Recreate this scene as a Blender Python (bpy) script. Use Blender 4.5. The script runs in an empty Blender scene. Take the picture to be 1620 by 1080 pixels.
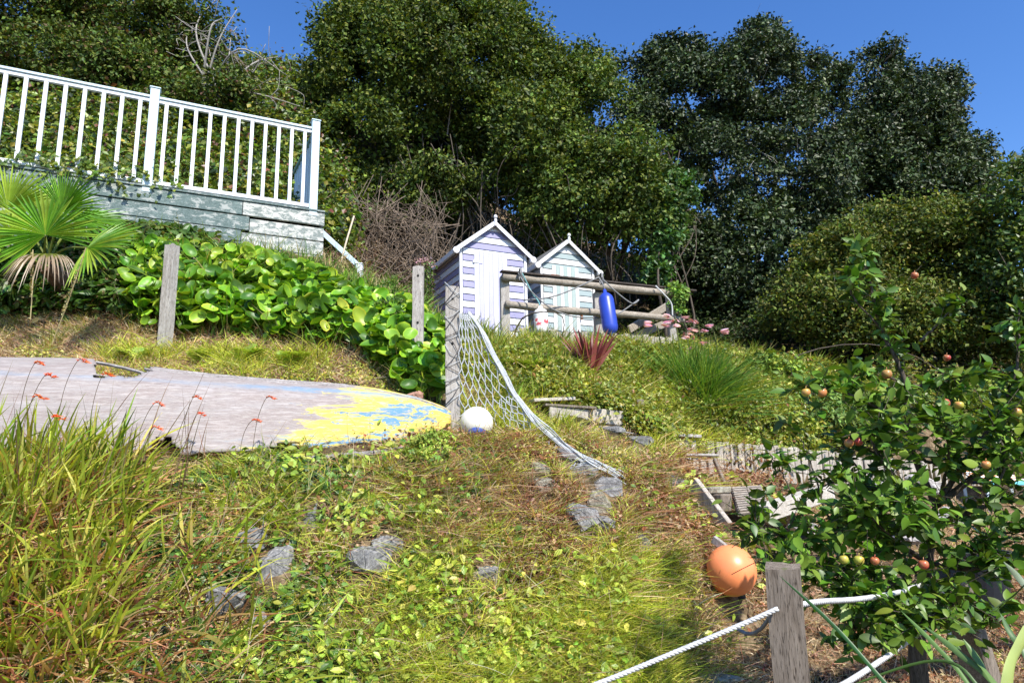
import bpy, bmesh, math, random
import numpy as np
from mathutils import Vector, Matrix
random.seed(7); rng = np.random.default_rng(11)
SC = bpy.context.scene; COL = SC.collection
R = math.radians
# ------------------------------------------------------------ camera, sky, sun, exposure
F_PX, PITCH, ROLL = 1080.0, R(11.0), R(1.2)
CAM = np.array([0.0, 0.0, 1.6])
Fw = np.array([0, math.cos(PITCH), math.sin(PITCH)])
U0 = np.array([0, -math.sin(PITCH), math.cos(PITCH)]); R0 = np.array([1.0, 0, 0])
Up = U0*math.cos(ROLL) + R0*math.sin(ROLL); Rt = R0*math.cos(ROLL) - U0*math.sin(ROLL)
cd = bpy.data.cameras.new('camera'); cam = bpy.data.objects.new('camera', cd); COL.objects.link(cam)
cd.lens = 24; cd.sensor_width = 36; cd.clip_end = 2000; cd.clip_start = 0.05
cam.matrix_world = Matrix([[Rt[i], Up[i], -Fw[i], CAM[i]] for i in range(3)] + [[0, 0, 0, 1]])
SC.camera = cam
SUN_AZ, SUN_EL = R(31), R(47)          # azimuth from straight behind the camera towards the right
sdir = np.array([math.sin(SUN_AZ)*math.cos(SUN_EL), -math.cos(SUN_AZ)*math.cos(SUN_EL), math.sin(SUN_EL)])
w = bpy.data.worlds.new('World'); SC.world = w; w.use_nodes = True
nt = w.node_tree; bg = nt.nodes['Background']
sky = nt.nodes.new('ShaderNodeTexSky'); sky.sky_type = 'NISHITA'; sky.sun_disc = False
sky.sun_elevation = SUN_EL; sky.sun_rotation = math.atan2(sdir[0], sdir[1])
sky.air_density = 1.0; sky.dust_density = 0.15; sky.ozone_density = 3.0; sky.altitude = 60
hs = nt.nodes.new('ShaderNodeHueSaturation'); hs.inputs['Saturation'].default_value = 1.25; hs.inputs['Hue'].default_value = 0.51; hs.inputs['Value'].default_value = 1.12
nt.links.new(sky.outputs[0], hs.inputs['Color']); nt.links.new(hs.outputs[0], bg.inputs[0]); bg.inputs[1].default_value = 0.138
sl = bpy.data.lights.new('sun', 'SUN'); sl.energy = 5.0; sl.angle = R(0.5); sl.color = (1.0, 0.95, 0.86)
so = bpy.data.objects.new('sun', sl); COL.objects.link(so)
so.rotation_euler = Vector(sdir).to_track_quat('Z', 'Y').to_euler()
SC.view_settings.view_transform = 'Standard'; SC.view_settings.look = 'None'
SC.view_settings.exposure = 0.62; SC.view_settings.gamma = 1.0
SC.render.engine = 'CYCLES'
SC.cycles.max_bounces = 5; SC.cycles.diffuse_bounces = 3; SC.cycles.transmission_bounces = 3
SC.cycles.transparent_max_bounces = 4; SC.cycles.sample_clamp_indirect = 4

# ------------------------------------------------------------ pixel <-> world (1620x1080 photograph)
def at(px, py, Y):
    d = Fw*F_PX + Rt*(px-810.0) + Up*(540.0-py)
    return CAM + d*(Y/d[1])
def proj(P):
    q = P - CAM
    z = q@Fw
    return 810 + F_PX*(q@Rt)/z, 540 - F_PX*(q@Up)/z
def nrm(a): return a/np.maximum(np.linalg.norm(a, axis=-1, keepdims=True), 1e-9)
def vnoise(P, s=1.0, seed=0):
    P = np.asarray(P, float)*s + seed*17.31
    i = np.floor(P).astype(np.int64); f = P-i; f = f*f*(3-2*f)
    def h(a):
        n = (a[..., 0]*374761393 + a[..., 1]*668265263 + a[..., 2]*2147483647 + seed*1013) & 0xffffffff
        n = ((n ^ (n >> 13))*1274126177) & 0xffffffff
        return ((n ^ (n >> 16)) & 0xffff)/65535.0
    r = 0
    for dx in (0, 1):
        for dy in (0, 1):
            for dz in (0, 1):
                wgt = (f[..., 0] if dx else 1-f[..., 0])*(f[..., 1] if dy else 1-f[..., 1])*(f[..., 2] if dz else 1-f[..., 2])
                r = r + wgt*h(i+np.array([dx, dy, dz]))
    return r
def fbm(P, s=1.0, seed=0, o=3):
    r = 0; a = 1; t = 0
    for k in range(o): r = r+a*vnoise(P, s*2**k, seed+k); t += a; a *= .5
    return r/t

# ------------------------------------------------------------ materials
def newmat(name):
    m = bpy.data.materials.new(name); m.use_nodes = True
    n = m.node_tree; n.nodes.clear()
    out = n.nodes.new('ShaderNodeOutputMaterial'); b = n.nodes.new('ShaderNodeBsdfPrincipled')
    n.links.new(b.outputs[0], out.inputs[0]); return m, n, b, out
def N(n, t, **k):
    a = n.nodes.new(t)
    for q, v in k.items():
        if q in ('operation', 'blend_type', 'data_type', 'attribute_name', 'noise_dimensions', 'feature'): setattr(a, q, v)
        else: a.inputs[q].default_value = v
    return a
def coords(n, scale=(1, 1, 1), kind='Object'):
    tc = n.nodes.new('ShaderNodeTexCoord'); mp = n.nodes.new('ShaderNodeMapping')
    n.links.new(tc.outputs[kind], mp.inputs[0]); mp.inputs['Scale'].default_value = scale
    return mp.outputs[0]
def ramp(n, src, stops):
    r = n.nodes.new('ShaderNodeValToRGB'); e = r.color_ramp.elements
    while len(e) < len(stops): e.new(0.5)
    for k, (p, c) in enumerate(stops): e[k].position = p; e[k].color = (*c, 1) if len(c) == 3 else c
    n.links.new(src, r.inputs[0]); return r.outputs[0]
def mix(n, f, a, b, mode='MIX'):
    m = n.nodes.new('ShaderNodeMix'); m.data_type = 'RGBA'; m.blend_type = mode
    for s, v in ((0, f), (6, a), (7, b)):
        if isinstance(v, (int, float)): m.inputs[s].default_value = v
        elif isinstance(v, tuple): m.inputs[s].default_value = (*v, 1)
        else: n.links.new(v, m.inputs[s])
    return m.outputs[2]
def bump(n, b, src, strength=.4, dist=.01):
    k = N(n, 'ShaderNodeBump', Strength=strength, Distance=dist); n.links.new(src, k.inputs['Height']); n.links.new(k.outputs[0], b.inputs['Normal'])
def noise(n, co, scale, detail=5, rough=.6, dist=0.0):
    k = N(n, 'ShaderNodeTexNoise', Scale=scale, Detail=detail, Roughness=rough, Distortion=dist); n.links.new(co, k.inputs['Vector']); return k.outputs[0]

def leafmat(name, trans=.3, rough=.42, spec=.5, vary=.35):
    m, n, b, out = newmat(name)
    a = N(n, 'ShaderNodeAttribute', attribute_name='tint')
    nz = noise(n, coords(n), 3.0, 3)
    v = ramp(n, nz, [(.3, (1-vary,)*3), (.7, (1+vary,)*3)])
    c = mix(n, 1.0, a.outputs['Color'], v, 'MULTIPLY')
    n.links.new(c, b.inputs['Base Color']); b.inputs['Roughness'].default_value = rough
    b.inputs['Specular IOR Level'].default_value = spec
    t = n.nodes.new('ShaderNodeBsdfTranslucent')
    tc = mix(n, 1.0, c, (1.35, 1.3, .45), 'MULTIPLY'); n.links.new(tc, t.inputs[0])
    ms = n.nodes.new('ShaderNodeMixShader'); ms.inputs[0].default_value = trans
    n.links.new(b.outputs[0], ms.inputs[1]); n.links.new(t.outputs[0], ms.inputs[2]); n.links.new(ms.outputs[0], out.inputs[0])
    return m
def woodmat(name, light, dark, axis='z', rough=.85, paint=None, pamount=.5, moss=0.0):
    m, n, b, out = newmat(name)
    sc = {'x': (1.2, 14, 14), 'y': (14, 1.2, 14), 'z': (14, 14, 1.2)}[axis]
    nz = noise(n, coords(n, sc), 4.0, 7, .7, .3)
    fine = noise(n, coords(n, tuple(4*k for k in sc)), 5.0, 4, .6)
    big = noise(n, coords(n), 3.0, 4)
    c = ramp(n, nz, [(.28, dark), (.62, light)])
    c = mix(n, ramp(n, fine, [(.36, (1, 1, 1)), (.46, (0, 0, 0))]), c, tuple(k*.35 for k in dark))
    c = mix(n, ramp(n, big, [(.35, (0, 0, 0)), (.7, (.4, .4, .4))]), c, tuple(k*.75 for k in dark))
    if paint:
        msk = noise(n, coords(n, tuple(k*.35 for k in sc)), 3.5, 8, .75, .4)
        p = .5+(.5-pamount)*.5
        c = mix(n, ramp(n, msk, [(p-.03, (0, 0, 0)), (p+.03, (1, 1, 1))]), c, paint)
    if moss:
        msk = noise(n, coords(n), 9.0, 6, .7)
        c = mix(n, ramp(n, msk, [(.62-moss*.2, (0, 0, 0)), (.72-moss*.2, (1, 1, 1))]), c, (.12, .13, .05))
    n.links.new(c, b.inputs['Base Color']); b.inputs['Roughness'].default_value = rough
    b.inputs['Specular IOR Level'].default_value = .25
    bump(n, b, nz, .5, .006); return m
def paintmat(name, col, worn=(.35, .32, .28), amount=.12, rough=.5, axis='z'):
    m, n, b, out = newmat(name)
    sc = {'x': (1, 9, 9), 'y': (9, 1, 9), 'z': (9, 9, 1)}[axis]
    nz = noise(n, coords(n, sc), 5.0, 8, .75)
    big = noise(n, coords(n), 4.0, 6, .7)
    c = mix(n, ramp(n, big, [(.3, (0, 0, 0)), (.75, (.5, .5, .5))]), col, tuple(k*.82 for k in col))
    p = .33+amount*.25
    c = mix(n, ramp(n, nz, [(p-.015, (1, 1, 1)), (p+.02, (0, 0, 0))]), c, worn)
    n.links.new(c, b.inputs['Base Color']); b.inputs['Roughness'].default_value = rough
    b.inputs['Specular IOR Level'].default_value = .35
    bump(n, b, nz, .25, .003); return m
def plain(name, col, rough=.6, vary=.2, scale=8.0, bmp=.2, spec=.4, trans=0):
    m, n, b, out = newmat(name)
    nz = noise(n, coords(n), scale, 6, .65)
    c = ramp(n, nz, [(.3, tuple(k*(1-vary) for k in col)), (.7, tuple(min(1, k*(1+vary)) for k in col))])
    n.links.new(c, b.inputs['Base Color']); b.inputs['Roughness'].default_value = rough
    b.inputs['Specular IOR Level'].default_value = spec
    if bmp: bump(n, b, nz, bmp, .004)
    return m

# ------------------------------------------------------------ mesh building
class MB:
    """collects geometry: verts, quads, tris, per-vertex tint, per-face material index"""
    def __init__(s): s.v = []; s.q = []; s.t = []; s.qm = []; s.tm = []; s.c = []; s.n = 0
    def add(s, V, Q=None, T=None, c=(1, 1, 1), mi=0):
        V = np.asarray(V, float).reshape(-1, 3)
        if Q is not None and len(Q): Q = np.asarray(Q, int).reshape(-1, 4); s.q.append(Q+s.n); s.qm.append(np.full(len(Q), mi))
        if T is not None and len(T): T = np.asarray(T, int).reshape(-1, 3); s.t.append(T+s.n); s.tm.append(np.full(len(T), mi))
        c = np.asarray(c, float)
        if c.ndim == 1: c = np.tile(c, (len(V), 1))
        s.v.append(V); s.c.append(c); s.n += len(V); return s
    def build(s, name, mats, parent=None, smooth=False, bevel=0, tint=False, jitter=0, **props):
        V = np.concatenate(s.v)
        if parent is not None: org = np.array(parent.matrix_world.translation) if False else np.array(parent['_o'])
        else: org = np.array([V[:, 0].mean(), V[:, 1].mean(), V[:, 2].min()])
        Vl = V-org
        Q = np.concatenate(s.q) if s.q else np.zeros((0, 4), int); T = np.concatenate(s.t) if s.t else np.zeros((0, 3), int)
        me = bpy.data.meshes.new(name)
        me.vertices.add(len(V)); me.vertices.foreach_set('co', Vl.ravel())
        nl = Q.size+T.size; me.loops.add(nl); me.loops.foreach_set('vertex_index', np.concatenate([Q.ravel(), T.ravel()]).astype(np.int32))
        me.polygons.add(len(Q)+len(T))
        me.polygons.foreach_set('loop_start', np.concatenate([np.arange(len(Q))*4, Q.size+np.arange(len(T))*3]).astype(np.int32))
        mi = np.concatenate([np.concatenate(s.qm) if s.qm else np.zeros(0), np.concatenate(s.tm) if s.tm else np.zeros(0)]).astype(np.int32)
        me.polygons.foreach_set('material_index', mi)
        me.polygons.foreach_set('use_smooth', np.full(len(mi), bool(smooth)))
        me.update(calc_edges=True)
        if tint:
            a = me.color_attributes.new('tint', 'FLOAT_COLOR', 'POINT')
            C = np.concatenate(s.c); a.data.foreach_set('color', np.concatenate([C, np.ones((len(C), 1))], 1).ravel())
        for m in (mats if isinstance(mats, (list, tuple)) else [mats]): me.materials.append(m)
        if bevel:
            bm = bmesh.new(); bm.from_mesh(me)
            bmesh.ops.recalc_face_normals(bm, faces=bm.faces)
            bmesh.ops.bevel(bm, geom=bm.edges[:], offset=bevel, segments=1, affect='EDGES', clamp_overlap=True)
            bm.to_mesh(me); bm.free()
        me.validate()
        o = bpy.data.objects.new(name, me); COL.objects.link(o)
        if parent is not None: o.parent = parent; o['_o'] = [float(k) for k in org]
        else: o.location = org; o['_o'] = [float(k) for k in org]
        for k, v in props.items(): o[k] = v
        return o
def thing(name, loc, label, cat, group=None, kind=None):
    o = bpy.data.objects.new(name, None); COL.objects.link(o); o.location = loc; o.empty_display_size = .1
    o['_o'] = [float(k) for k in loc]; o['label'] = label; o['category'] = cat
    if group: o['group'] = group
    if kind: o['kind'] = kind
    return o
def tag(o, label, cat, group=None, kind=None):
    o['label'] = label; o['category'] = cat
    if group: o['group'] = group
    if kind: o['kind'] = kind
    return o
BQ = [(0, 3, 2, 1), (4, 5, 6, 7), (0, 1, 5, 4), (1, 2, 6, 5), (2, 3, 7, 6), (3, 0, 4, 7)]
def box(mb, o, a, b, c, mi=0, taper=0, **k):
    o, a, b, c = map(lambda t: np.asarray(t, float), (o, a, b, c))
    V = [o, o+a, o+a+b, o+b, o+c, o+a+c, o+a+b+c, o+b+c]
    return mb.add(V, BQ, mi=mi, **k)
def beam(mb, p, q, wd, ht, up=(0, 0, 1), mi=0, **k):
    """bar from p to q, wd across, ht along up; centred"""
    p = np.asarray(p, float); q = np.asarray(q, float); d = q-p
    s = np.cross(d, up); s = s/np.linalg.norm(s)*wd; u = np.cross(s, d); u = u/np.linalg.norm(u)*ht
    return box(mb, p-s/2-u/2, d, s, u, mi=mi, **k)
def tube(mb, P, r, sides=6, c=(1, 1, 1), mi=0, cap=True):
    P = np.asarray(P, float); n = len(P); r = np.broadcast_to(np.asarray(r, float), (n,))
    T = nrm(np.gradient(P, axis=0)); ref = np.array([0, 0, 1.0]) if abs(T[:, 2].mean()) < .8 else np.array([1.0, 0, 0])
    A = nrm(np.cross(T, ref)); B = np.cross(T, A)
    th = np.arange(sides)*2*math.pi/sides
    V = P[:, None]+r[:, None, None]*(A[:, None]*np.cos(th)[None, :, None]+B[:, None]*np.sin(th)[None, :, None])
    idx = np.arange(n*sides).reshape(n, sides); nx = np.roll(idx, -1, 1)
    Q = np.stack([idx[:-1], nx[:-1], nx[1:], idx[1:]], -1).reshape(-1, 4)
    T3 = []
    if cap:
        for k in range(1, sides-1): T3.append((idx[0, 0], idx[0, k+1], idx[0, k])); T3.append((idx[-1, 0], idx[-1, k], idx[-1, k+1]))
    return mb.add(V, Q, T3, c=c, mi=mi)
def spline(pts, n=12):
    P = np.asarray(pts, float)
    if len(P) < 3: t = np.linspace(0, 1, n)[:, None]; return P[0]*(1-t)+P[-1]*t
    P = np.vstack([2*P[0]-P[1], P, 2*P[-1]-P[-2]]); out = []
    m = len(P)-3
    for i in range(m):
        a, b, c, d = P[i:i+4]
        k = max(2, int(round(n/m))); 
        for t in np.linspace(0, 1, k, endpoint=False):
            out.append(.5*((2*b)+(-a+c)*t+(2*a-5*b+4*c-d)*t*t+(-a+3*b-3*c+d)*t**3))
    out.append(P[-2]); return np.array(out)
def blades(mb, pos, dirv, L, wd, bend, K=3, c0=(.1, .2, .03), c1=None, side=None, tipw=.05, fold=0):
    """vectorised strips; bend = vector added * t^2"""
    n = len(pos); L = np.broadcast_to(L, (n,)); wd = np.broadcast_to(wd, (n,))
    c0 = np.broadcast_to(c0, (n, 3)); c1 = c0 if c1 is None else np.broadcast_to(c1, (n, 3))
    if side is None: side = nrm(np.cross(dirv, rng.normal(size=(n, 3))))
    t = np.linspace(0, 1, K+1)
    P = pos[:, None]+L[:, None, None]*(dirv[:, None]*t[None, :, None]+bend[:, None]*(t**2)[None, :, None])
    wp = np.where(t < .35, .55+.45*t/.35, 1-(1-tipw)*((t-.35)/.65)**1.6)
    W = side[:, None]*(wd[:, None]*wp[None])[..., None]*.5
    V = np.stack([P-W, P+W], 2)
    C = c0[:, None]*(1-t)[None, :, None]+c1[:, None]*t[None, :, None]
    C = np.repeat(C[:, :, None], 2, 2)
    idx = np.arange(n*(K+1)*2).reshape(n, K+1, 2)
    Q = np.stack([idx[:, :-1, 0], idx[:, :-1, 1], idx[:, 1:, 1], idx[:, 1:, 0]], -1)
    return mb.add(V, Q.reshape(-1, 4), c=C.reshape(-1, 3))
# leaf templates: x across, y along (0..1), z normal ; tint multiplier per vertex
def tm_diamond(w=.5, f=.12):
    return np.array([(0, 0, 0), (w/2, .5, f), (0, 1, 0), (-w/2, .5, f)]), None, [(0, 1, 2), (0, 2, 3)], np.ones((4, 3))
def tm_oval(w=.55, rows=4, fold=.12, curl=.25, rim=(1, 1, 1), rib=(1, 1, 1), cols=2, round_=.8):
    V = []; C = []; xs = np.linspace(-1, 1, cols+1)
    for j in range(rows+1):
        t = j/rows; ww = w/2*(math.sin(math.pi*min(1, t*.94+.04)**round_))
        for x in xs:
            V.append((x*ww, t, fold*abs(x)*ww*2-curl*t*t*.5)); 
            e = abs(x)**3; C.append([rib[k]*(1-e)+rim[k]*e for k in range(3)])
    m = cols+1
    Q = [(j*m+i, j*m+i+1, (j+1)*m+i+1, (j+1)*m+i) for j in range(rows) for i in range(cols)]
    return np.array(V), Q, None, np.array(C)
def tm_ivy():
    o = [(0, 0), (.28, -.08), (.5, .2), (.3, .38), (.36, .66), (.12, .62), (0, 1), (-.12, .62), (-.36, .66), (-.3, .38), (-.5, .2), (-.28, -.08)]
    V = [(0, .35, .05)]+[(x, y, -.12*abs(x)) for x, y in o]
    T = [(0, i+1, (i+1) % len(o)+1) for i in range(len(o))]
    return np.array(V), None, T, np.ones((len(V), 3))
def tm_cup(w=.74, cup=.42):
    # round paddle leaf with pale rim, raised rim, wavy edge
    V = [(0, .0, 0)]; C = [(1.2, 1.15, .9)]
    rings = ((.45, .55), (.8, .9), (1.0, 1.0)); ns = 10
    for ri, (r, _) in enumerate(rings):
        for k in range(ns):
            a = 2*math.pi*k/ns
            x = math.sin(a)*w/2*r; y = .52-math.cos(a)*.5*r
            z = cup*(r**2)*.4+.035*math.sin(3*a+ri)*r - .18*(y-.5)**2
            V.append((x, y, z)); C.append((1, 1, 1) if ri < 2 else (1.8, 1.4, .9))
    V.append((0, .52, 0)); C.append((1.15, 1.1, 1)); cI = len(V)-1
    T = [(cI, 1+k, 1+(k+1) % ns) for k in range(ns)]
    Q = [(1+ri*ns+k, 1+(ri+1)*ns+k, 1+(ri+1)*ns+(k+1) % ns, 1+ri*ns+(k+1) % ns) for ri in range(2) for k in range(ns)]
    return np.array(V), Q, T, np.array(C)
def leaves(mb, tm, pos, nor, tip, size, col, wscale=None):
    V, Q, T, C = tm; n = len(pos); size = np.broadcast_to(size, (n,))
    tip = nrm(tip-(np.sum(tip*nor, 1, keepdims=True))*nor); x = np.cross(tip, nor)
    if wscale is not None: x = x*np.broadcast_to(wscale, (n,))[:, None]
    P = pos[:, None]+size[:, None, None]*(x[:, None]*V[None, :, 0, None]+tip[:, None]*V[None, :, 1, None]+nor[:, None]*V[None, :, 2, None])
    k = len(V); off = (np.arange(n)*k)[:, None, None]
    Qa = (np.asarray(Q)[None]+off).reshape(-1, 4) if Q is not None else None
    Ta = (np.asarray(T)[None]+off).reshape(-1, 3) if T is not None else None
    CC = np.broadcast_to(col, (n, 3))[:, None]*C[None]
    return mb.add(P, Qa, Ta, c=CC.reshape(-1, 3))
def rdir(n, up=0.0):
    d = nrm(rng.normal(size=(n, 3))); d[:, 2] += up; return nrm(d)
def pick(n, cols, wts=None, jit=.2):
    cols = np.array(cols); i = rng.choice(len(cols), n, p=None if wts is None else np.array(wts)/sum(wts))
    return cols[i]*(1+jit*rng.normal(size=(n, 1)))*(1+.08*rng.normal(size=(n, 3)))

# ------------------------------------------------------------ terrain
CP = [  # photograph pixel, depth in metres: ground surface under the plants
 (100,1080,3.35),(100,950,3.7),(100,850,4.05),(100,760,4.5),(100,725,4.9),(0,725,4.9),(-150,1080,3.3),(-150,900,3.8),(-150,725,4.8),
 (400,1080,3.7),(400,950,4.05),(400,850,4.4),(400,770,4.75),(400,728,5.2),(400,720,5.8),
 (700,1080,3.9),(700,950,4.25),(700,850,4.65),(700,770,5.05),(700,700,5.6),(760,690,6.0),
 (950,1080,4.1),(950,950,4.5),(960,850,5.0),(960,770,5.6),(1010,750,5.9),(880,700,6.1),
 (1090,1060,4.4),(1090,980,4.75),(1110,900,5.15),(1110,830,5.7),(1090,770,6.4),(1170,1060,4.9),(1160,960,5.1),(1180,900,5.6),(1200,840,6.2),(1190,800,6.7),
 (850,660,6.8),(960,685,6.7),(1050,715,7.0),(1060,700,7.6),
 (800,600,7.5),(800,545,8.9),(930,615,7.9),(950,555,9.2),(1060,610,8.9),(1060,560,10.1),(1110,690,8.1),(1120,650,8.6),
 (1250,690,8.7),(1250,640,9.4),(1250,590,10.6),(1330,690,9.1),(1400,640,10.0),(1420,600,11.4),(1560,620,11.4),(1560,700,9.6),
 (1230,785,8.0),(1150,765,7.5),(1330,782,8.3),(1500,800,8.0),(1600,850,6.8),(1600,950,5.4),(1450,880,6.3),(1300,900,5.9),(1700,1000,5.0),(1800,850,7.2),
 (1700,760,9.4),(1800,640,12),
 (60,575,6.4),(60,530,7.0),(60,492,7.7),(200,585,6.3),(200,500,7.5),(270,548,6.95),(400,600,6.45),(400,560,7.0),(550,615,6.4),(-150,500,7.0),(-100,575,6.2),
 (600,650,6.3),(690,650,6.5),(400,500,7.7),(500,560,7.1),(500,460,8.4),(600,560,7.4),(600,480,8.5),(680,590,7.2),(680,540,8.2),
 (250,400,8.3),(400,400,8.9),(500,408,9.25),(560,440,9.4),(100,400,8.0),(-100,400,7.6),(640,470,9.6),
 (680,520,9.6),
]
WP = []
for a, b, c in CP: WP.append(at(a, b, c))
TZ = 3.5
for x, y in [(-.9,10),(0,9.9),(1,10.2),(2.2,10.9),(-1,12),(0,12),(1.5,12.3),(3,12.5),(1,13.5),(3,13.5),(-1,13.2)]: WP.append((x, y, TZ))
for x, y, z in [(-7,9.5,5.0),(-5,10.3,5.1),(-3.5,10.6,5.2),(-2.3,10.6,4.7),(-9,9.4,5.0),
                (-7,11.5,6.4),(-5,11.8,6.4),(-3,12,5.8),(-9,11.5,6.6),(-8,13.5,9),(-5,13.8,8.8),(-2.6,14,7.0),(-8,16,11.5),(-4,16,10.5),(-1,16,6.5),
                (1,16.5,5.5),(4,16,5.0),(7,15,4.4),(7,12.5,3.6),(10,12,3.2),(10,16,4.6),(1,20,8.5),(-3,20,12),(-9,20,14),(6,20,7.5),(12,20,7),(15,14,3.5),(-14,12,8),(-14,8,4.5),
                (-14,18,13),(-12,5,2.2),(15,8,1.4),(-9,4,1.2),(0,28,12),(-12,28,17),(12,28,9),(20,20,7),(20,8,1.4)]: WP.append((x, y, z))
for x in (-16, -10, -5, -2, 0, 2, 5, 10, 18):
    for y in (-6, 0, 2.0): WP.append((x, y, 0.0))
for x, y, z in [(-2.6,3.0,.12),(-1,3.3,.1),(.2,3.5,.1),(1,3.7,.1),(1.6,3.8,.1),(3,3.5,.15),(2.4,4.4,.3),(4.5,4,.3)]: WP.append((x, y, z))
WP = np.array(WP)
def rbf_fit(P):
    n = len(P); D = np.linalg.norm(P[:, None, :2]-P[None, :, :2], axis=-1)
    K = -D+np.eye(n)*(-.02); A = np.zeros((n+3, n+3)); A[:n, :n] = K; A[:n, n:] = np.c_[np.ones(n), P[:, :2]]; A[n:, :n] = A[:n, n:].T
    return np.linalg.solve(A, np.r_[P[:, 2], 0, 0, 0])
RW = rbf_fit(WP)
def rbf(X, Y):
    q = np.stack([X, Y], -1).reshape(-1, 2); out = np.empty(len(q))
    for s in range(0, len(q), 40000):
        D = np.linalg.norm(q[s:s+40000, None]-WP[None, :, :2], axis=-1)
        out[s:s+40000] = -D@RW[:len(WP)]+RW[-3]+q[s:s+40000]@RW[-2:]
    return out.reshape(X.shape)
gx = np.concatenate([np.linspace(-18, -7, 56)[:-1], np.linspace(-7, 7, 351)[:-1], np.linspace(7, 20, 66)])
gy = np.concatenate([np.linspace(-6, 2.5, 30)[:-1], np.linspace(2.5, 10.5, 201)[:-1], np.linspace(10.5, 28, 90)])
GX, GY = np.meshgrid(gx, gy)
GZ = rbf(GX, GY)
_q = np.stack([GX, GY, GX*0], -1)
amp = np.clip((GY-2.5)/1.5, 0.15, 1)
GZ = GZ+amp*((fbm(_q, 2.2, 3)-.5)*.16+(fbm(_q, 5.5, 5, 3)-.5)*.13)
def carve(a, b, zf0, zf1, w, zb=None):
    a = a[:2]; b = b[:2]; L = np.linalg.norm(b-a); d = (b-a)/L; n_ = np.array([-d[1], d[0]])
    t = ((GX-a[0])*d[0]+(GY-a[1])*d[1])/L; s_ = (GX-a[0])*n_[0]+(GY-a[1])*n_[1]
    cap = zf0*(1-t)+zf1*t+fbm(_q, 6, 8, 2)*.04; m = (t > -.02) & (t < 1.02) & (s_ < .02) & (s_ > -w); GZ[m] = np.minimum(GZ, cap)[m]
    if zb is not None: m = (t > -.02) & (t < 1.02) & (s_ > .02) & (s_ < .35); GZ[m] = np.minimum(GZ, zb[0]*(1-t)+zb[1]*t)[m]
pa_, pb_, pc_ = at(1108, 694, 8.0), at(1332, 713, 8.65), at(1560, 738, 9.6)
carve(pa_, pb_, 1.50, 1.33, 1.1, (pa_[2]-.03, pb_[2]-.03)); carve(pb_, pc_, 1.33, 1.3, 1.1)
pa_, pb_ = at(826, 517, 9.35), at(1062, 531, 10.45); carve(pa_-[.4, .2, 0], pb_+[.5, .25, 0], 3.22, 3.25, .8, (3.5, 3.5))
def _ij(g, v): i = np.clip(np.searchsorted(g, v)-1, 0, len(g)-2); return i, np.clip((v-g[i])/(g[i+1]-g[i]), 0, 1)
def H(x, y):
    x = np.asarray(x, float); y = np.asarray(y, float)
    i, u = _ij(gx, x); j, v = _ij(gy, y)
    return (GZ[j, i]*(1-u)+GZ[j, i+1]*u)*(1-v)+(GZ[j+1, i]*(1-u)+GZ[j+1, i+1]*u)*v
def HN(x, y, e=.06):
    return nrm(np.stack([-(H(x+e, y)-H(x-e, y))/(2*e), -(H(x, y+e)-H(x, y-e))/(2*e), np.ones_like(np.asarray(x, float))], -1))
def hit(px, py, y0=2.5, y1=24):
    """where the ray through a photo pixel meets the ground"""
    for Y in np.arange(y0, y1, .03):
        p = at(px, py, Y)
        if H(p[0], p[1]) >= p[2]: return p
    return at(px, py, y1)
def ground_mat():
    m, n, b, out = newmat('soil_and_thatch')
    nz = noise(n, coords(n), 14.0, 8, .75); big = noise(n, coords(n), 1.1, 4, .6)
    dry = ramp(n, nz, [(.3, (.035, .022, .012)), (.5, (.17, .12, .07)), (.7, (.38, .29, .18))])
    dark = ramp(n, nz, [(.3, (.012, .010, .006)), (.6, (.05, .04, .02)), (.75, (.10, .085, .04))])
    c = mix(n, ramp(n, big, [(.42, (0, 0, 0)), (.58, (1, 1, 1))]), dry, dark)
    n.links.new(c, b.inputs['Base Color']); b.inputs['Roughness'].default_value = .95; b.inputs['Specular IOR Level'].default_value = .1
    bump(n, b, nz, .8, .02); return m
mb = MB(); ny, nx = GZ.shape
# skirt rings carry the sheet out to the horizon
idx = np.arange(ny*nx).reshape(ny, nx)
V = np.stack([GX, GY, GZ], -1).reshape(-1, 3)
Q = np.stack([idx[:-1, :-1], idx[:-1, 1:], idx[1:, 1:], idx[1:, :-1]], -1).reshape(-1, 4)
rim = np.concatenate([idx[0, :], idx[1:, -1], idx[-1, -2::-1], idx[-2:0:-1, 0]])
B = V[rim]; off = len(V); VV = [V]; QQ = [Q]; prev = rim
for s, zf in ((1.6, 1.0), (4, .9), (30, .5)):
    c = np.array([1.0, 11.0, 0]); P = (B-c)*np.array([s, s, 1])+c; P[:, 2] = B[:, 2]*zf
    VV.append(P); cur = off+np.arange(len(P)); off += len(P)
    QQ.append(np.stack([prev, cur, np.roll(cur, -1), np.roll(prev, -1)], -1)); prev = cur
mb.add(np.concatenate(VV), np.concatenate(QQ))
g = mb.build('ground', ground_mat(), smooth=True); g['kind'] = 'structure'

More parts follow.
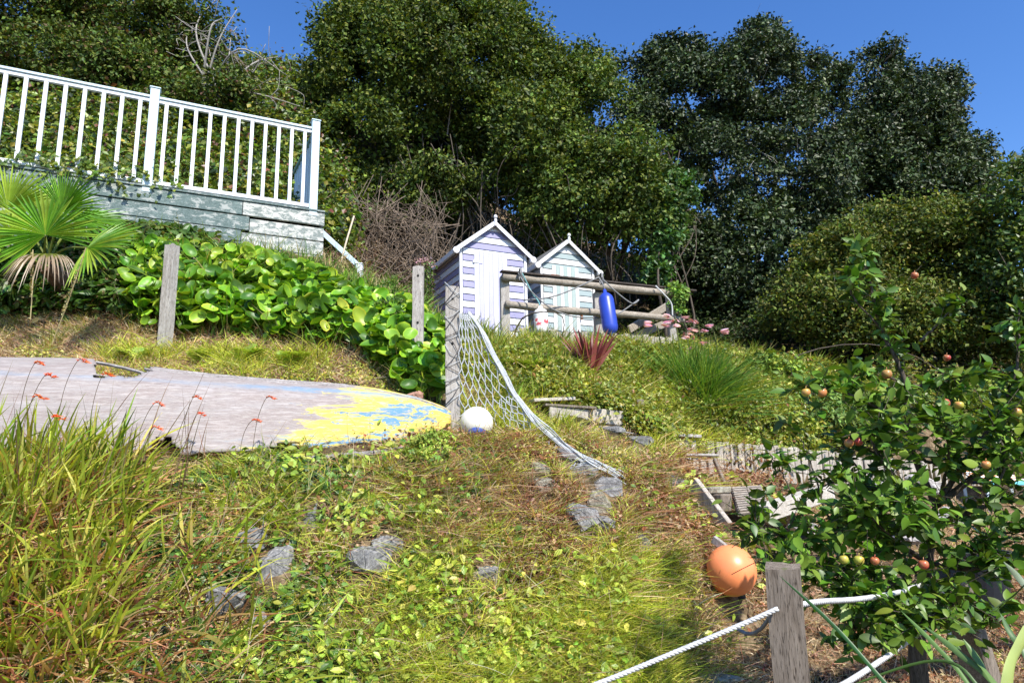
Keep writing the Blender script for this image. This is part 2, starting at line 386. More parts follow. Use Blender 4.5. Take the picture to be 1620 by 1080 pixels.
ST = [(396,866,.09,.09,'small squarish grey stone in the bank, upper of the left group'),(437,905,.12,.12,'broad tilted slate slab in the left of the bank'),
 (356,957,.10,.11,'rough pitted grey stone lowest in the left group'),(412,990,.07,.06,'small half hidden grey stone below the left slab'),(582,898,.14,.11,'wide flat grey rock in the middle of the bank'),
 (612,868,.10,.07,'broken slate poking out above the middle rock'),(768,912,.09,.06,'small grey rock amid dry grass right of the middle rock'),(490,832,.05,.09,'narrow upright slate below the boat'),
 (957,775,.13,.09,'flat capping stone on the dark gap in the bank'),(946,806,.10,.11,'buff block standing under the flat capping stone'),(954,832,.08,.06,'small grey wedge stone beneath the buff block'),
 (898,728,.10,.09,'rounded grey stone under the end of the net'),(920,748,.12,.05,'long low slate stone below the net tip'),(922,830,.12,.12,'broad weathered rock left of the wedge stone'),
 (860,775,.08,.08,'small pale stone in dry grass left of the net tip'),(968,682,.13,.05,'flat pale stone on the upper path edge'),(1010,700,.14,.05,'long flat stone beside the capped paling block'),
 (1065,765,.09,.07,'dark wedge stone left of the small paling block'),(855,745,.08,.06,'little buff stone in the bank beneath the net'),(1016,862,.05,.07,'little dark stone near the red dry grass')]
ST = [(a, b, c*1.2, d*1.2, e) for a, b, c, d, e in ST]
STC = np.array([[*hit(a, b), max(c, d)] for a, b, c, d, _ in ST])
BARE = [(*hit(a, b)[:2], (c+d)*.5) for a, b, c, d, _ in ST]+[(*at(935, 607, 7.9)[:2], .16)]+[(*at(x_, 722-.02*(x_-240), 5.02+.0009*(x_-240))[:2], .09) for x_ in range(240, 620, 22)]
BARE += [(*at(754, 669, 5.95)[:2], .13), (*at(1157, 902, 5.1)[:2], .16), (*at(905, 650, 6.85)[:2], .22), (*at(880, 650, 6.8)[:2], .2), (*at(1180, 790, 6.1)[:2], .3), (*at(1130, 790, 6.0)[:2], .2), (*at(1110, 800, 5.8)[:2], .12), (*at(1250, 800, 6.2)[:2], .3), (*at(1108, 735, 6.9)[:2], .22), (*at(1080, 710, 7.4)[:2], .2)]
def off_stones(C, f=1.05):
    k = np.ones(len(C), bool); V3 = C-CAM; dist = np.linalg.norm(V3, axis=1); V3 = V3/dist[:, None]
    for c_ in STC:
        w3 = c_[:3]-CAM; l = np.linalg.norm(w3); ang = np.arccos(np.clip(V3@(w3/l), -1, 1))*l
        k &= ~((ang < c_[3]*f*(.55+.6*rng.random(len(C)))) & (dist > l-.6))
    return k
def sample(n, xr, yr, mask, fall=1.6):
    out = []; tot = 0; k = 0; fall = 1.01 if fall == 1 else fall
    while tot < n and k < 60:
        k += 1; m = 60000
        x = rng.uniform(*xr, m); u = rng.random(m); a, b = yr; e = 1-fall
        y = (a**e+u*(b**e-a**e))**(1/e)
        nn = HN(x, y); P = np.stack([x, y, H(x, y)], -1); px, py = proj(P)
        keep = (rng.random(m) < mask(px, py, P)*np.clip(1/nn[:, 2], 1, 2.5)/2.5) & (px > -260) & (px < 1900) & (py > -100) & (py < 1250)
        for bx_, by_, br_ in BARE: keep &= (x-bx_)**2+(y-by_)**2 > br_**2*(.6+.8*rng.random(m))
        out.append((P[keep], nn[keep], np.stack([px, py], -1)[keep])); tot += keep.sum()
    return tuple(np.concatenate([o[i] for o in out])[:n] for i in range(3))
def sm(a, b, x): t = np.clip((x-a)/(b-a), 0, 1); return t*t*(3-2*t)
def reg(px, py, x0, x1, y0, y1, s=25): return sm(x0-s, x0+s, px)*(1-sm(x1-s, x1+s, px))*sm(y0-s, y0+s, py)*(1-sm(y1-s, y1+s, py))
def grow(mb, P, nn, L, wd, cols, wts, lean=.5, droop=.4, K=3, tip=None, up=.8):
    ks = off_stones(P, .95); P, nn = P[ks], nn[ks]; L = L if np.ndim(L) == 0 else L[ks]; wd = wd if np.ndim(wd) == 0 else wd[ks]
    n = len(P); d = nrm(nn*.4+np.array([0, 0, up])+lean*rng.normal(size=(n, 3)))
    h = rng.normal(size=(n, 3)); h[:, 2] = -abs(h[:, 2])*.8; bend = h*droop
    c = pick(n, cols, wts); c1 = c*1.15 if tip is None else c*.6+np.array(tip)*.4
    return blades(mb, P-nn*.01, d, L*(.5+rng.random(n)), wd*(.6+.8*rng.random(n)), bend, K, c, c1)
exec_parts = True
# ------------------------------------------------------------ shared materials
M_leaf = leafmat('leaf'); M_gloss = leafmat('glossy_leaf', .2, .42, .4, .3); M_holly = leafmat('holly_leaf', .08, .5, .38, .5); M_tree = leafmat('tree_leaf', .18, .55, .25, .5)
M_grass = leafmat('blade', .3, .6, .2, .3); M_dry = leafmat('dry_blade', .25, .8, .1, .3)
M_bark = woodmat('bark', (.16, .13, .10), (.04, .03, .02), 'z'); M_twig = plain('twig', (.20, .16, .12), .8, .5, 20)
M_postw = woodmat('weathered_post', (.52, .49, .45), (.25, .22, .19), 'z'); M_postb = woodmat('brown_post', (.30, .25, .20), (.10, .075, .055), 'z', moss=.15)
M_log = woodmat('weathered_log', (.46, .41, .34), (.17, .135, .10), 'x')
M_pal = woodmat('grey_paling', (.60, .55, .48), (.24, .20, .16), 'z')
M_darkhole = plain('dark_hole', (.01, .01, .01), .9)
M_white = paintmat('white_paint', (.80, .83, .86), (.45, .44, .40), .02); M_palebl = paintmat('pale_blue_paint', (.58, .70, .76), (.5, .5, .5), .02)
M_board = woodmat('greenish_board', (.20, .26, .25), (.07, .11, .105), 'x', paint=(.36, .38, .36), pamount=.40)
M_boardR = woodmat('bleached_board', (.34, .37, .35), (.12, .16, .15), 'x', paint=(.52, .52, .48), pamount=.5)
M_rope = plain('white_rope', (.52, .52, .51), .8, .25, 60, .6); M_netm = plain('net_twine', (.42, .44, .45), .8, .25, 50, .3)
M_cord = plain('grey_cord', (.20, .20, .20), .8, .3, 40)
M_stone = None
def stone_mat(name, a, b):
    m, n, bs, out = newmat(name)
    nz = noise(n, coords(n), 9.0, 9, .7); f = noise(n, coords(n), 60.0, 4, .6)
    c = ramp(n, nz, [(.3, b), (.65, a)]); c = mix(n, ramp(n, f, [(.42, (.6, .6, .6)), (.6, (0, 0, 0))]), c, tuple(k*.4 for k in b))
    l = noise(n, coords(n), 5.0, 5, .6); c = mix(n, ramp(n, l, [(.6, (0, 0, 0)), (.68, (.6, .6, .6))]), c, (.42, .42, .34))
    n.links.new(c, bs.inputs['Base Color']); bs.inputs['Roughness'].default_value = .9; bump(n, bs, nz, 1.0, .015); return m
M_stone = stone_mat('grey_slate', (.36, .35, .335), (.12, .12, .125)); M_stone2 = stone_mat('buff_slate', (.42, .39, .30), (.16, .14, .11))

# ------------------------------------------------------------ decking platform and its railing
DA = at(0, 253, 7.8); DB = at(503, 332, 9.5); DZ = 5.48
DA[2] = DB[2] = DZ; u = nrm(DB-DA); DA = DA-u*1.3; Ld = np.linalg.norm(DB-DA); v = np.array([-u[1], u[0], 0]); zz = np.array([0, 0, 1.0])
deck = thing('timber_deck', DA, 'raised garden deck fronted with weathered green grey boards below the white railing', 'decking')
zt = DZ-.03
for k in range(5):
    s1 = Ld*.80; j = .012*((k*7) % 3)
    hgt = .215
    mb = MB(); box(mb, DA+v*(.01*(k % 2))+zz*(zt-DZ-hgt*(k+1)+.012), u*(s1+.1*(k % 2)-.008), v*.045, zz*(hgt-.014)); mb.build('facing_board', M_board, deck, bevel=.006)
    mb = MB(); o = DA+u*(s1+.1*(k % 2))+v*(.01*(k % 2)+j)+zz*(zt-DZ-hgt*(k+1)+.012-(.02 if k else 0)); box(mb, o, u*(Ld-s1-.1*(k % 2)+.10), v*.045, zz*(hgt-.014)); mb.build('facing_board', M_boardR, deck, bevel=.006)
mb = MB(); box(mb, DA-zz*.03+v*.05-v*.07, u*(Ld+.10), v*2.1, zz*.028); mb.build('deck_floor', M_board, deck, bevel=.004)
mb = MB(); box(mb, DA+u*(Ld+.052)+v*.08-zz*1.1, u*.04, v*1.9, zz*1.06); mb.build('side_board', M_board, deck)
rail = thing('deck_railing', DA, 'white painted wooden railing with square balusters along the garden deck', 'railing')
RT = 6.77-DZ
def seg(name, a, b, wd, ht, mat, par, bev=.004): mb = MB(); beam(mb, a, b, wd, ht); return mb.build(name, mat, par, bevel=bev)
def vpost(name, p, w_, h, mat, par, cap=True, bev=.006):
    mb = MB(); box(mb, p-u*w_/2-v*w_/2, u*w_, v*w_, zz*h)
    if cap: box(mb, p-u*(w_/2+.012)-v*(w_/2+.012)+zz*(h+.001), u*(w_+.024), v*(w_+.024), zz*.022)
    return mb.build(name, mat, par, bevel=bev)
sp = []   # distances along the rail at photo columns
for px in (237, 497):
    dd = None
    for t in np.arange(0, Ld+1, .005):
        q = DA+u*t; x, _ = proj(q+zz*.5)
        if x >= px: dd = t; break
    sp.append(dd)
for t in sp: vpost('post', DA+u*t+v*.05-zz*.1, .115, RT+.22, M_palebl, rail)
vpost('post', DA+u*.0+v*.05-zz*.1, .115, RT+.22, M_palebl, rail)
for a, b, nb, f in ((.06, sp[0]-.06, 13, 1.02), (sp[0]+.06, sp[1]-.06, 11, 1.0)):
    pa, pb = DA+u*a+v*.05, DA+u*b+v*.05
    seg('top_rail', pa+zz*RT, pb+zz*RT, .085, .035, M_palebl, rail); seg('under_rail', pa+zz*(RT-.045), pb+zz*(RT-.045), .045, .05, M_white, rail)
    seg('bottom_rail', pa+zz*.06, pb+zz*.06, .05, .055, M_white, rail)
    for k in range(nb):
        q = pa+(pb-pa)*((k+.5)/nb)
        mb = MB(); box(mb, q-u*.024-v*.02+zz*.088, u*.048, v*.04, zz*(RT-.16)); mb.build('baluster', M_white, rail, bevel=.004)
ret = thing('return_railing', DB, 'short side run of railing turning back from the end post of the deck', 'railing')
e0 = DA+u*sp[1]+v*.12; e1 = e0+v*1.5-u*.05
M_greenp = paintmat('green_paint', (.20, .33, .33), amount=.05)
seg('top_rail', e0+zz*(RT-.05), e1+zz*(RT-.05), .09, .05, M_greenp, ret)
seg('bottom_rail', e0+zz*.07, e1+zz*.07, .05, .05, M_palebl, ret)
for k in range(9):
    q = e0+(e1-e0)*((k+.6)/9); mb = MB(); box(mb, q-u*.02-v*.035+zz*.1, u*.04, v*.07, zz*(RT-.18)); mb.build('baluster', M_palebl, ret, bevel=.004)
h0, h1 = at(508, 366, 9.62), at(569, 422, 9.5)
hr = thing('stair_handrail', h1*[1, 1, 0]+[0, 0, h1[2]-.5], 'short pale blue handrail sloping down from the deck corner to a white post', 'handrail')
seg('rail', h0, h1, .05, .07, M_palebl, hr)
mb = MB(); box(mb, h1+[-.045, -.045, -.55], (.09, 0, 0), (0, .09, 0), (0, 0, .58)); box(mb, h1+[-.052, -.052, .031], (.104, 0, 0), (0, .104, 0), (0, 0, .014)); mb.build('post', M_white, hr, bevel=.004)
mb = MB(); tube(mb, spline([at(538, 420, 9.4), at(548, 382, 9.5), at(560, 342, 9.7)], 8), .014, 6)
tag(mb.build('bamboo_cane', plain('cane', (.55, .45, .32), .6), smooth=True), 'thin bamboo cane leaning across the pale blue handrail', 'cane')

# ------------------------------------------------------------ wooden posts
def wood_post(name, top, zb, w_, d_, rot, mat, label, holes=(), cat='post', lean=(0, 0), chip=True):
    """square weathered post, irregular sawn top; holes = heights below the top"""
    zb = float(zb); t = thing(name, (top[0]-lean[0], top[1]-lean[1], zb), label, cat)
    h = top[2]-zb; nl = 10; c, s = math.cos(rot), math.sin(rot); V = []
    cr = [(-1, -1), (0, -1.02), (1, -1), (1.02, 0), (1, 1), (0, 1.02), (-1, 1), (-1.02, 0)]
    for k in range(nl+1):
        f = k/nl
        for i, (a, b) in enumerate(cr):
            x = a*w_/2*(1+.03*math.sin(k*1.7+i)); y = b*d_/2*(1+.03*math.cos(k*1.3+i*2))
            z = zb+h*f-(.15 if k == 0 else 0)+((random.uniform(-.02, .006) if chip else 0) if k == nl else 0)
            V.append((top[0]-lean[0]*(1-f)+x*c-y*s, top[1]-lean[1]*(1-f)+x*s+y*c, z))
    mb = MB(); m = 8
    Q = [(k*m+i, k*m+(i+1) % m, (k+1)*m+(i+1) % m, (k+1)*m+i) for k in range(nl) for i in range(m)]
    V.append((top[0], top[1], top[2]-.004)); ci = len(V)-1
    mb.add(V, Q, [(nl*m+i, nl*m+(i+1) % m, ci) for i in range(m)])
    mb.build('shaft', mat, t, smooth=False)
    for hz in holes:
        mb = MB(); fy = -d_/2-.002; cc = np.array([top[0]-lean[0]*hz/h, top[1]-lean[1]*hz/h, top[2]-hz])
        ang = np.linspace(0, 2*math.pi, 11)[:-1]; ring = [cc+np.array([(.013*math.cos(a))*c-fy*s, (.013*math.cos(a))*s+fy*c, .015*math.sin(a)]) for a in ang]
        mb.add(ring, None, [(0, i, i+1) for i in range(1, 9)]); mb.build('bolt_hole', M_darkhole, t)
    return t
p = at(273, 387, 6.9); wood_post('wooden_post', p, H(p[0], p[1]), .105, .10, R(-14), M_postw, 'squat grey post standing alone between the palm and the paddle leaved plants')
p = at(662, 421, 6.9); wood_post('wooden_post', p, H(p[0], p[1]), .112, .10, 0.05, M_postw, 'plain grey post with two bolt holes left of the netted post', (.12, .62))
p = at(716, 455, 6.15); NP = p; wood_post('wooden_post', p, H(p[0], p[1])-.1, .125, .11, 0.03, M_postw, 'weathered post wrapped in white netting beside the boat bow', (.12, .54, .98))
p = at(1237, 890, 2.62); RP = p; wood_post('rope_post', p, -.1, .118, .118, R(-22), M_postb, 'split brown post carrying white ropes in front of the orange buoy', cat='post', lean=(.01, -.0))
q0 = at(1500, 905, 3.6); q1 = at(1556, 1075, 3.75)
mb = MB(); beam(mb, q0, q1+(q1-q0)*.7, .13, .12); tag(mb.build('rope_post', M_postb, bevel=.008), 'brown square post leaning under the apple tree at the right', 'post')

# ------------------------------------------------------------ log fence on the terrace
fa, fb = at(797, 432, 9.45), at(1078, 467, 10.6); fa[2] = fb[2] = (fa[2]+fb[2])/2; fd = nrm(fb-fa)
fence = thing('log_fence', (fa[0], fa[1], TZ), 'rustic fence of round grey log rails in front of the two striped huts', 'fence')
def log_(name, a, b, r, mat, par, wob=.012):
    pts = spline([a, a*.67+b*.33+rng.normal(size=3)*wob, a*.33+b*.67+rng.normal(size=3)*wob, b], 18)
    mb = MB(); tube(mb, pts, r*(1+.06*rng.normal(size=len(pts))), 10); return mb.build(name, mat, par, smooth=True)
log_('rail', fa+[-.02, 0, -.02]-fd*.0, fb+fd*.05+[0, 0, -.02], .058, M_log, fence)
lo = at(800, 481, 9.45); log_('rail', np.array([lo[0], lo[1], lo[2]]), np.array([fb[0], fb[1], lo[2]-.03]), .055, M_log, fence)
mb = MB(); beam(mb, fa+[-.04, -.03, .06], fb+[.25, .12, .055], .10, .022); mb.build('capping_strip', woodmat('dark_cap', (.10, .08, .07), (.03, .025, .02), 'x'), fence)
for px, ww in ((799, .13), (947, .13), (1062, .12)):
    t = (at(px, 450, 9.45+(px-797)/281*1.15)); q = np.array([t[0], t[1]+.09, fa[2]+.02 if px != 947 else fa[2]-.09])
    mb = MB(); box(mb, [q[0]-ww/2, q[1]-.05, 3.0], (ww, .02, 0), (-.02, .11, 0), (0, 0, q[2]-3.0)); mb.build('post', M_postw, fence, bevel=.008)
br0, br1 = at(985, 545, 10.0), at(1064, 482, 11.6)
mb = MB(); beam(mb, at(1000, 515, 10.3)+[0, .3, 0], at(1062, 480, 11.3), .04, .12); beam(mb, at(990, 532, 10.2)+[0, .5, 0], at(1068, 505, 11.3), .04, .12); mb.build('brace', M_log, fence, bevel=.006)

# ------------------------------------------------------------ palings that hold the terraces
def palisade(name, a, b, top, bot, label, wd=.10, th=.05, var=.02, mat=None):
    a = np.array([a[0], a[1]]); b = np.array([b[0], b[1]]); L = np.linalg.norm(b-a); d = (b-a)/L; nn_ = np.array([-d[1], d[0]])
    n = int(L/wd); t = thing(name, (*a, min(bot)), label, 'retaining edge')
    for k in range(n):
        f = k/n; p0 = a+d*(f*L); zt = top[0]*(1-f)+top[1]*f+random.uniform(-var, var*.5); zb = bot[0]*(1-f)+bot[1]*f
        off = random.uniform(-.012, .012); w_ = wd*random.uniform(.86, .97)
        o = np.array([*(p0+nn_*off), zb]); tilt = random.uniform(-.012, .012)
        mb = MB(); A = np.array([*d, 0])*w_; B = np.array([*nn_, 0])*th
        V = [o, o+A, o+A+B, o+B]; s_ = np.array([*d, 0])*tilt; hh = np.array([0, 0, zt-zb])
        chip = [random.uniform(0, .02) for _ in range(4)]
        V += [V[i]+hh+s_-np.array([0, 0, chip[i]]) for i in range(4)]
        mb.add(V, BQ); mb.build('paling', mat or M_pal, t, bevel=.006)
    return t
a = at(826, 517, 9.35); b = at(1062, 531, 10.45)
palisade('paling_edge', a, b, (a[2], b[2]), (2.9, 3.0), 'low edge of upright grey palings under the log fence', .105)
a = at(1108, 694, 8.0); b = at(1332, 713, 8.65); c2 = at(1560, 738, 9.6)
palisade('paling_edge', a, b, (a[2], b[2]), (1.15, 1.2), 'long edge of upright bleached palings behind the apple tree shoots', .098)
palisade('paling_edge', b+[.02, .01, 0], c2, (b[2]-.04, c2[2]+.02), (1.0, 1.0), 'shaded continuation of the palings hidden by the apple tree', .11)
a = at(1055, 690, 7.55); b = at(1101, 694, 7.75)
t = palisade('paling_edge', a, b, (a[2], b[2]), (1.5, 1.5), 'short capped block of palings at the left end of the long edge', .08)
mb = MB(); beam(mb, a+[-.03, 0.02, .02], b+[.03, .02, .025], .14, .035); mb.build('capping_board', M_postw, t, bevel=.006)
a = at(1086, 722, 7.0); b = at(1131, 723, 7.15)
t = palisade('paling_edge', a, b, (a[2], b[2]), (1.1, 1.1), 'small lower block of four palings stepped below the capped block', .075)
mb = MB(); beam(mb, a+[-.02, .02, .02], b+[.02, .02, .02], .10, .025); mb.build('capping_board', M_postw, t, bevel=.006)
a = at(1165, 546, 13.6); b = at(1290, 566, 14.6)
palisade('paling_edge', a, b, (a[2], b[2]), (a[2]-.7, a[2]-.9), 'dark low board fence in deep shade beneath the holly trees', .14, .03, mat=M_postb)

# ------------------------------------------------------------ beach huts
def hut(org, rot, W, D, Hh, rise, cols, label, name='beach_hut', zb=TZ):
    c, s = math.cos(rot), math.sin(rot); X = np.array([c, s, 0]); Yv = np.array([-s, c, 0]); O = np.array([org[0], org[1], zb])
    t = thing(name, O, label, 'beach hut'); G = lambda x, y, z: O+X*x+Yv*y+zz*z
    mats = [cols[0], cols[1]]
    bh = .115; nb = int(round(Hh/bh)); bh = Hh/nb; dw = W*.50; dx0 = W*.20; dh = Hh*.98
    def lap(mb, x0, x1, z0, h, side, mi):
        if side == 'front': P = [G(x0, 0, z0), G(x1, 0, z0), G(x1, 0, z0+h), G(x0, 0, z0+h)]; nv = -Yv
        elif side == 'left': P = [G(0, x1, z0), G(0, x0, z0), G(0, x0, z0+h), G(0, x1, z0+h)]; nv = -X
        elif side == 'right': P = [G(W, x0, z0), G(W, x1, z0), G(W, x1, z0+h), G(W, x0, z0+h)]; nv = X
        else: P = [G(x1, D, z0), G(x0, D, z0), G(x0, D, z0+h), G(x1, D, z0+h)]; nv = Yv
        P = np.array(P); out = [P[0]+nv*.022, P[1]+nv*.022, P[2]+nv*.006, P[3]+nv*.006]
        V = list(out)+[P[0], P[1], P[2], P[3]]
        mb.add(V, [(0, 1, 2, 3), (0, 4, 5, 1), (3, 2, 6, 7), (0, 3, 7, 4), (1, 5, 6, 2)], mi=mi)
    fw = MB(); 
    for k in range(nb):
        z = k*bh
        if z+bh <= dh+.01: lap(fw, .045, dx0, z, bh-.004, 'front', k % 2); lap(fw, dx0+dw, W-.045, z, bh-.004, 'front', k % 2)
        else: lap(fw, .045, W-.045, z, bh-.004, 'front', k % 2)
    k = nb; z = Hh
    while z < Hh+rise-.04:
        f0 = (z-Hh)/rise; i0 = W/2*f0; i1 = W/2*min(1, (z+bh-Hh)/rise)
        P = [G(i0, 0, z), G(W-i0, 0, z), G(W-i1, 0, z+bh-.004), G(i1, 0, z+bh-.004)]
        o = [P[0]-Yv*.022, P[1]-Yv*.022, P[2]-Yv*.006, P[3]-Yv*.006]
        fw.add(o+P, [(0, 1, 2, 3), (0, 4, 5, 1), (3, 2, 6, 7)], mi=k % 2); z += bh; k += 1
    fw.add([G(0, .01, 0), G(dx0, .01, 0), G(dx0, .01, Hh), G(0, .01, Hh), G(dx0+dw, .01, 0), G(W, .01, 0), G(W, .01, Hh), G(dx0+dw, .01, Hh), G(W/2, .01, Hh+rise)], [(0, 1, 2, 3), (4, 5, 6, 7)], [(3, 6, 8)], mi=1)
    fw.build('front_wall', mats, t)
    sw = MB()
    for k in range(nb):
        lap(sw, .0, D, k*bh, bh-.004, 'left', k % 2); lap(sw, 0, D, k*bh, bh-.004, 'right', k % 2); lap(sw, 0, W, k*bh, bh-.004, 'back', k % 2)
    sw.add([G(0, D, Hh), G(W, D, Hh), G(W/2, D, Hh+rise)], None, [(0, 2, 1)], mi=1)
    sw.build('side_wall', mats, t)
    for x in (0, W-.045):
        mb = MB(); box(mb, G(x-(.02 if x == 0 else -.02), -.027, 0), X*.045, Yv*.045, zz*Hh); mb.build('corner_post', cols[1], t, bevel=.004)
    # door of upright stripes
    mb = MB(); ns = 7; sw_ = dw/ns
    for k in range(ns): box(mb, G(dx0+k*sw_+.002, -.032, .03), X*(sw_-.004), Yv*.03, zz*(dh-.04), mi=1 if k % 2 == 0 else 0)
    door = mb.build('door', [cols[2], cols[1]], t, bevel=.002)
    for hz in (.3, dh-.22):
        mb = MB(); box(mb, G(dx0-.03, -.043, hz), X*.17, Yv*.01, zz*.035); mb.build('hinge', cols[3], door)
    mb = MB(); box(mb, G(dx0+dw-.10, -.05, dh*.52), X*.13, Yv*.017, zz*.035); tube(mb, [G(dx0+dw+.02, -.06, dh*.52), G(dx0+dw+.02, -.06, dh*.52-.09)], .02, 8); mb.build('latch', cols[4], door)
    # roof
    ov = .085; eo = .11
    sl_ = math.hypot(W/2, rise); dn = rise/(W/2)
    rm = MB()
    for sgn, x0 in ((1, 0), (-1, W)):
        e = G(x0-sgn*eo, -ov, Hh-eo*dn+.02); r_ = G(W/2, -ov, Hh+rise+.02); box(rm, e, r_-e, Yv*(D+2*ov), zz*.028)
    roof = rm.build('roof', plain('roof_felt_'+name, (.14, .14, .14), .9, .3, 30), t)
    for sgn, x0 in ((1, 0), (-1, W)):
        e = G(x0-sgn*eo, -ov-.018, Hh-eo*dn-.045); r_ = G(W/2, -ov-.018, Hh+rise-.045)
        mb = MB(); box(mb, e, r_-e, Yv*.016, zz*.085); mb.build('bargeboard', cols[1], roof, bevel=.003)
        mb = MB(); box(mb, G(x0-sgn*(eo-.0)-.02, -ov-.01, Hh-eo*dn-.05), X*.04, Yv*(D+2*ov), zz*.085); mb.build('fascia', cols[1], roof, bevel=.004)
        mb = MB(); q = G(x0-sgn*eo, -ov-.03, Hh-eo*dn-.015); tube(mb, [q, q+Yv*.05], .055, 12); mb.build('eave_end', cols[1], roof, smooth=False)
    mb = MB(); q = G(W/2, -ov-.03, Hh+rise-.06); prof = [(0, .026), (.11, .026), (.125, .014), (.15, .034), (.18, .030), (.20, .004)]
    tube(mb, [q+zz*a for a, _ in prof], [b for _, b in prof], 8); mb.build('finial', cols[1], roof, smooth=False)
    return t
rust = plain('rusty_iron', (.25, .09, .04), .8, .4, 30)
wht = paintmat('hut_white', (.80, .80, .83), (.5, .47, .43), .06, axis='x')
pur = paintmat('hut_lilac', (.28, .27, .44), (.5, .48, .52), .0, axis='x'); purd = paintmat('door_lilac', (.50, .49, .72), (.7, .7, .75), .05)
grn = paintmat('hut_sage', (.30, .37, .37), (.55, .5, .42), .12, axis='x'); grnd = paintmat('door_sage', (.38, .46, .43), (.48, .40, .32), .2)
wht2 = paintmat('hut_white_worn', (.80, .79, .76), (.42, .33, .25), .14, axis='x')
P1 = at(728, 390, 10.8); hut(P1, R(26), 1.20, 1.25, P1[2]-TZ, .47, [pur, wht, purd, wht, rust], 'lilac and white striped garden hut, the nearer of the two')
P2 = at(855, 414, 12.0); hut(P2, R(26), 1.12, 1.2, P2[2]-TZ, .45, [grn, wht2, grnd, rust, rust], 'sage green and white striped garden hut with peeling door behind the log fence', 'beach_hut')

# ------------------------------------------------------------ upturned boat
GP = [(-150,715,4.9),(0,718,4.95),(230,721,5.05),(450,712,5.3),(600,700,5.58),(665,694,5.8),(700,682,5.93),(712,672,6.0)]
KP = [(-150,566,5.65),(0,568,5.7),(150,571,5.78),(300,590,5.85),(420,601,5.9),(560,612,5.95),(640,626,5.97),(695,643,5.99),(712,654,6.0)]
def curve_at(CPs, n): 
    P = np.array([at(*c) for c in CPs]); Q = spline(P, 200); d = np.r_[0, np.cumsum(np.linalg.norm(np.diff(Q, axis=0), axis=1))]; d /= d[-1]
    s = np.linspace(0, 1, n); return np.stack([np.interp(s, d, Q[:, i]) for i in range(3)], 1)
nT, nS = 150, 40
Gc, Kc = curve_at(GP, nT), curve_at(KP, nT)
Gm = Gc.copy(); Gm[:, :2] = 2*Kc[:, :2]-Gc[:, :2]      # far gunwale
S = np.linspace(0, 1, nS)
def prof(s): # fraction across (0 gunwale..1 keel) and up: hard chine at s = .62
    a = np.where(s < .55, s/.55*.30, .30+(s-.55)/.45*.70); z = np.where(s < .55, s/.55*.74, .74+(s-.55)/.45*.26)
    k = np.exp(-((s-.55)/.1)**2); return a+.02*k, z-.035*k
a_, z_ = prof(S)
near = Gc[:, None]*0+np.stack([Gc[:, None, 0]*(1-a_)+Kc[:, None, 0]*a_, Gc[:, None, 1]*(1-a_)+Kc[:, None, 1]*a_, Gc[:, None, 2]*(1-z_)+Kc[:, None, 2]*z_], -1)
far = np.stack([Gm[:, None, 0]*(1-a_)+Kc[:, None, 0]*a_, Gm[:, None, 1]*(1-a_)+Kc[:, None, 1]*a_, Gm[:, None, 2]*(1-z_)+Kc[:, None, 2]*z_], -1)
V = np.concatenate([near, far[:, ::-1][:, 1:]], 1)
wob = (fbm(V*[1.2, 1, 3], 1.5, 9)-.5)*.03; V[..., 1] += wob; V[..., 2] += wob*.5
m = V.shape[1]
# ragged lower edge near side
rag = (fbm(np.stack([np.arange(nT)*.12, np.zeros(nT), np.zeros(nT)], -1), 1.5, 4)-.45)*.09
for j in range(4): V[:, j, 2] += np.clip(rag, -.01, .08)*(1-j/4)
idx = np.arange(nT*m).reshape(nT, m); keep = []
px, py = proj(V.reshape(-1, 3)); px = px.reshape(nT, m); py = py.reshape(nT, m)
for i in range(nT-1):
    for j in range(m-1):
        cx = px[i:i+2, j:j+2].mean(); cy = py[i:i+2, j:j+2].mean(); s_ = j/nS
        nz1 = 6*math.sin(cx*.13)+4*math.sin(cx*.31+cy)
        if j < nS+6 and 150 < cx < 240 and cy < 599-max(0, (cx-215)*.3)+nz1*.3: continue
        if j < 5 and abs(cx-258+nz1) < 24-j*4: continue
        if j < 2 and abs(cx-452+nz1) < 11: continue
        keep.append((idx[i, j], idx[i, j+1], idx[i+1, j+1], idx[i+1, j]))
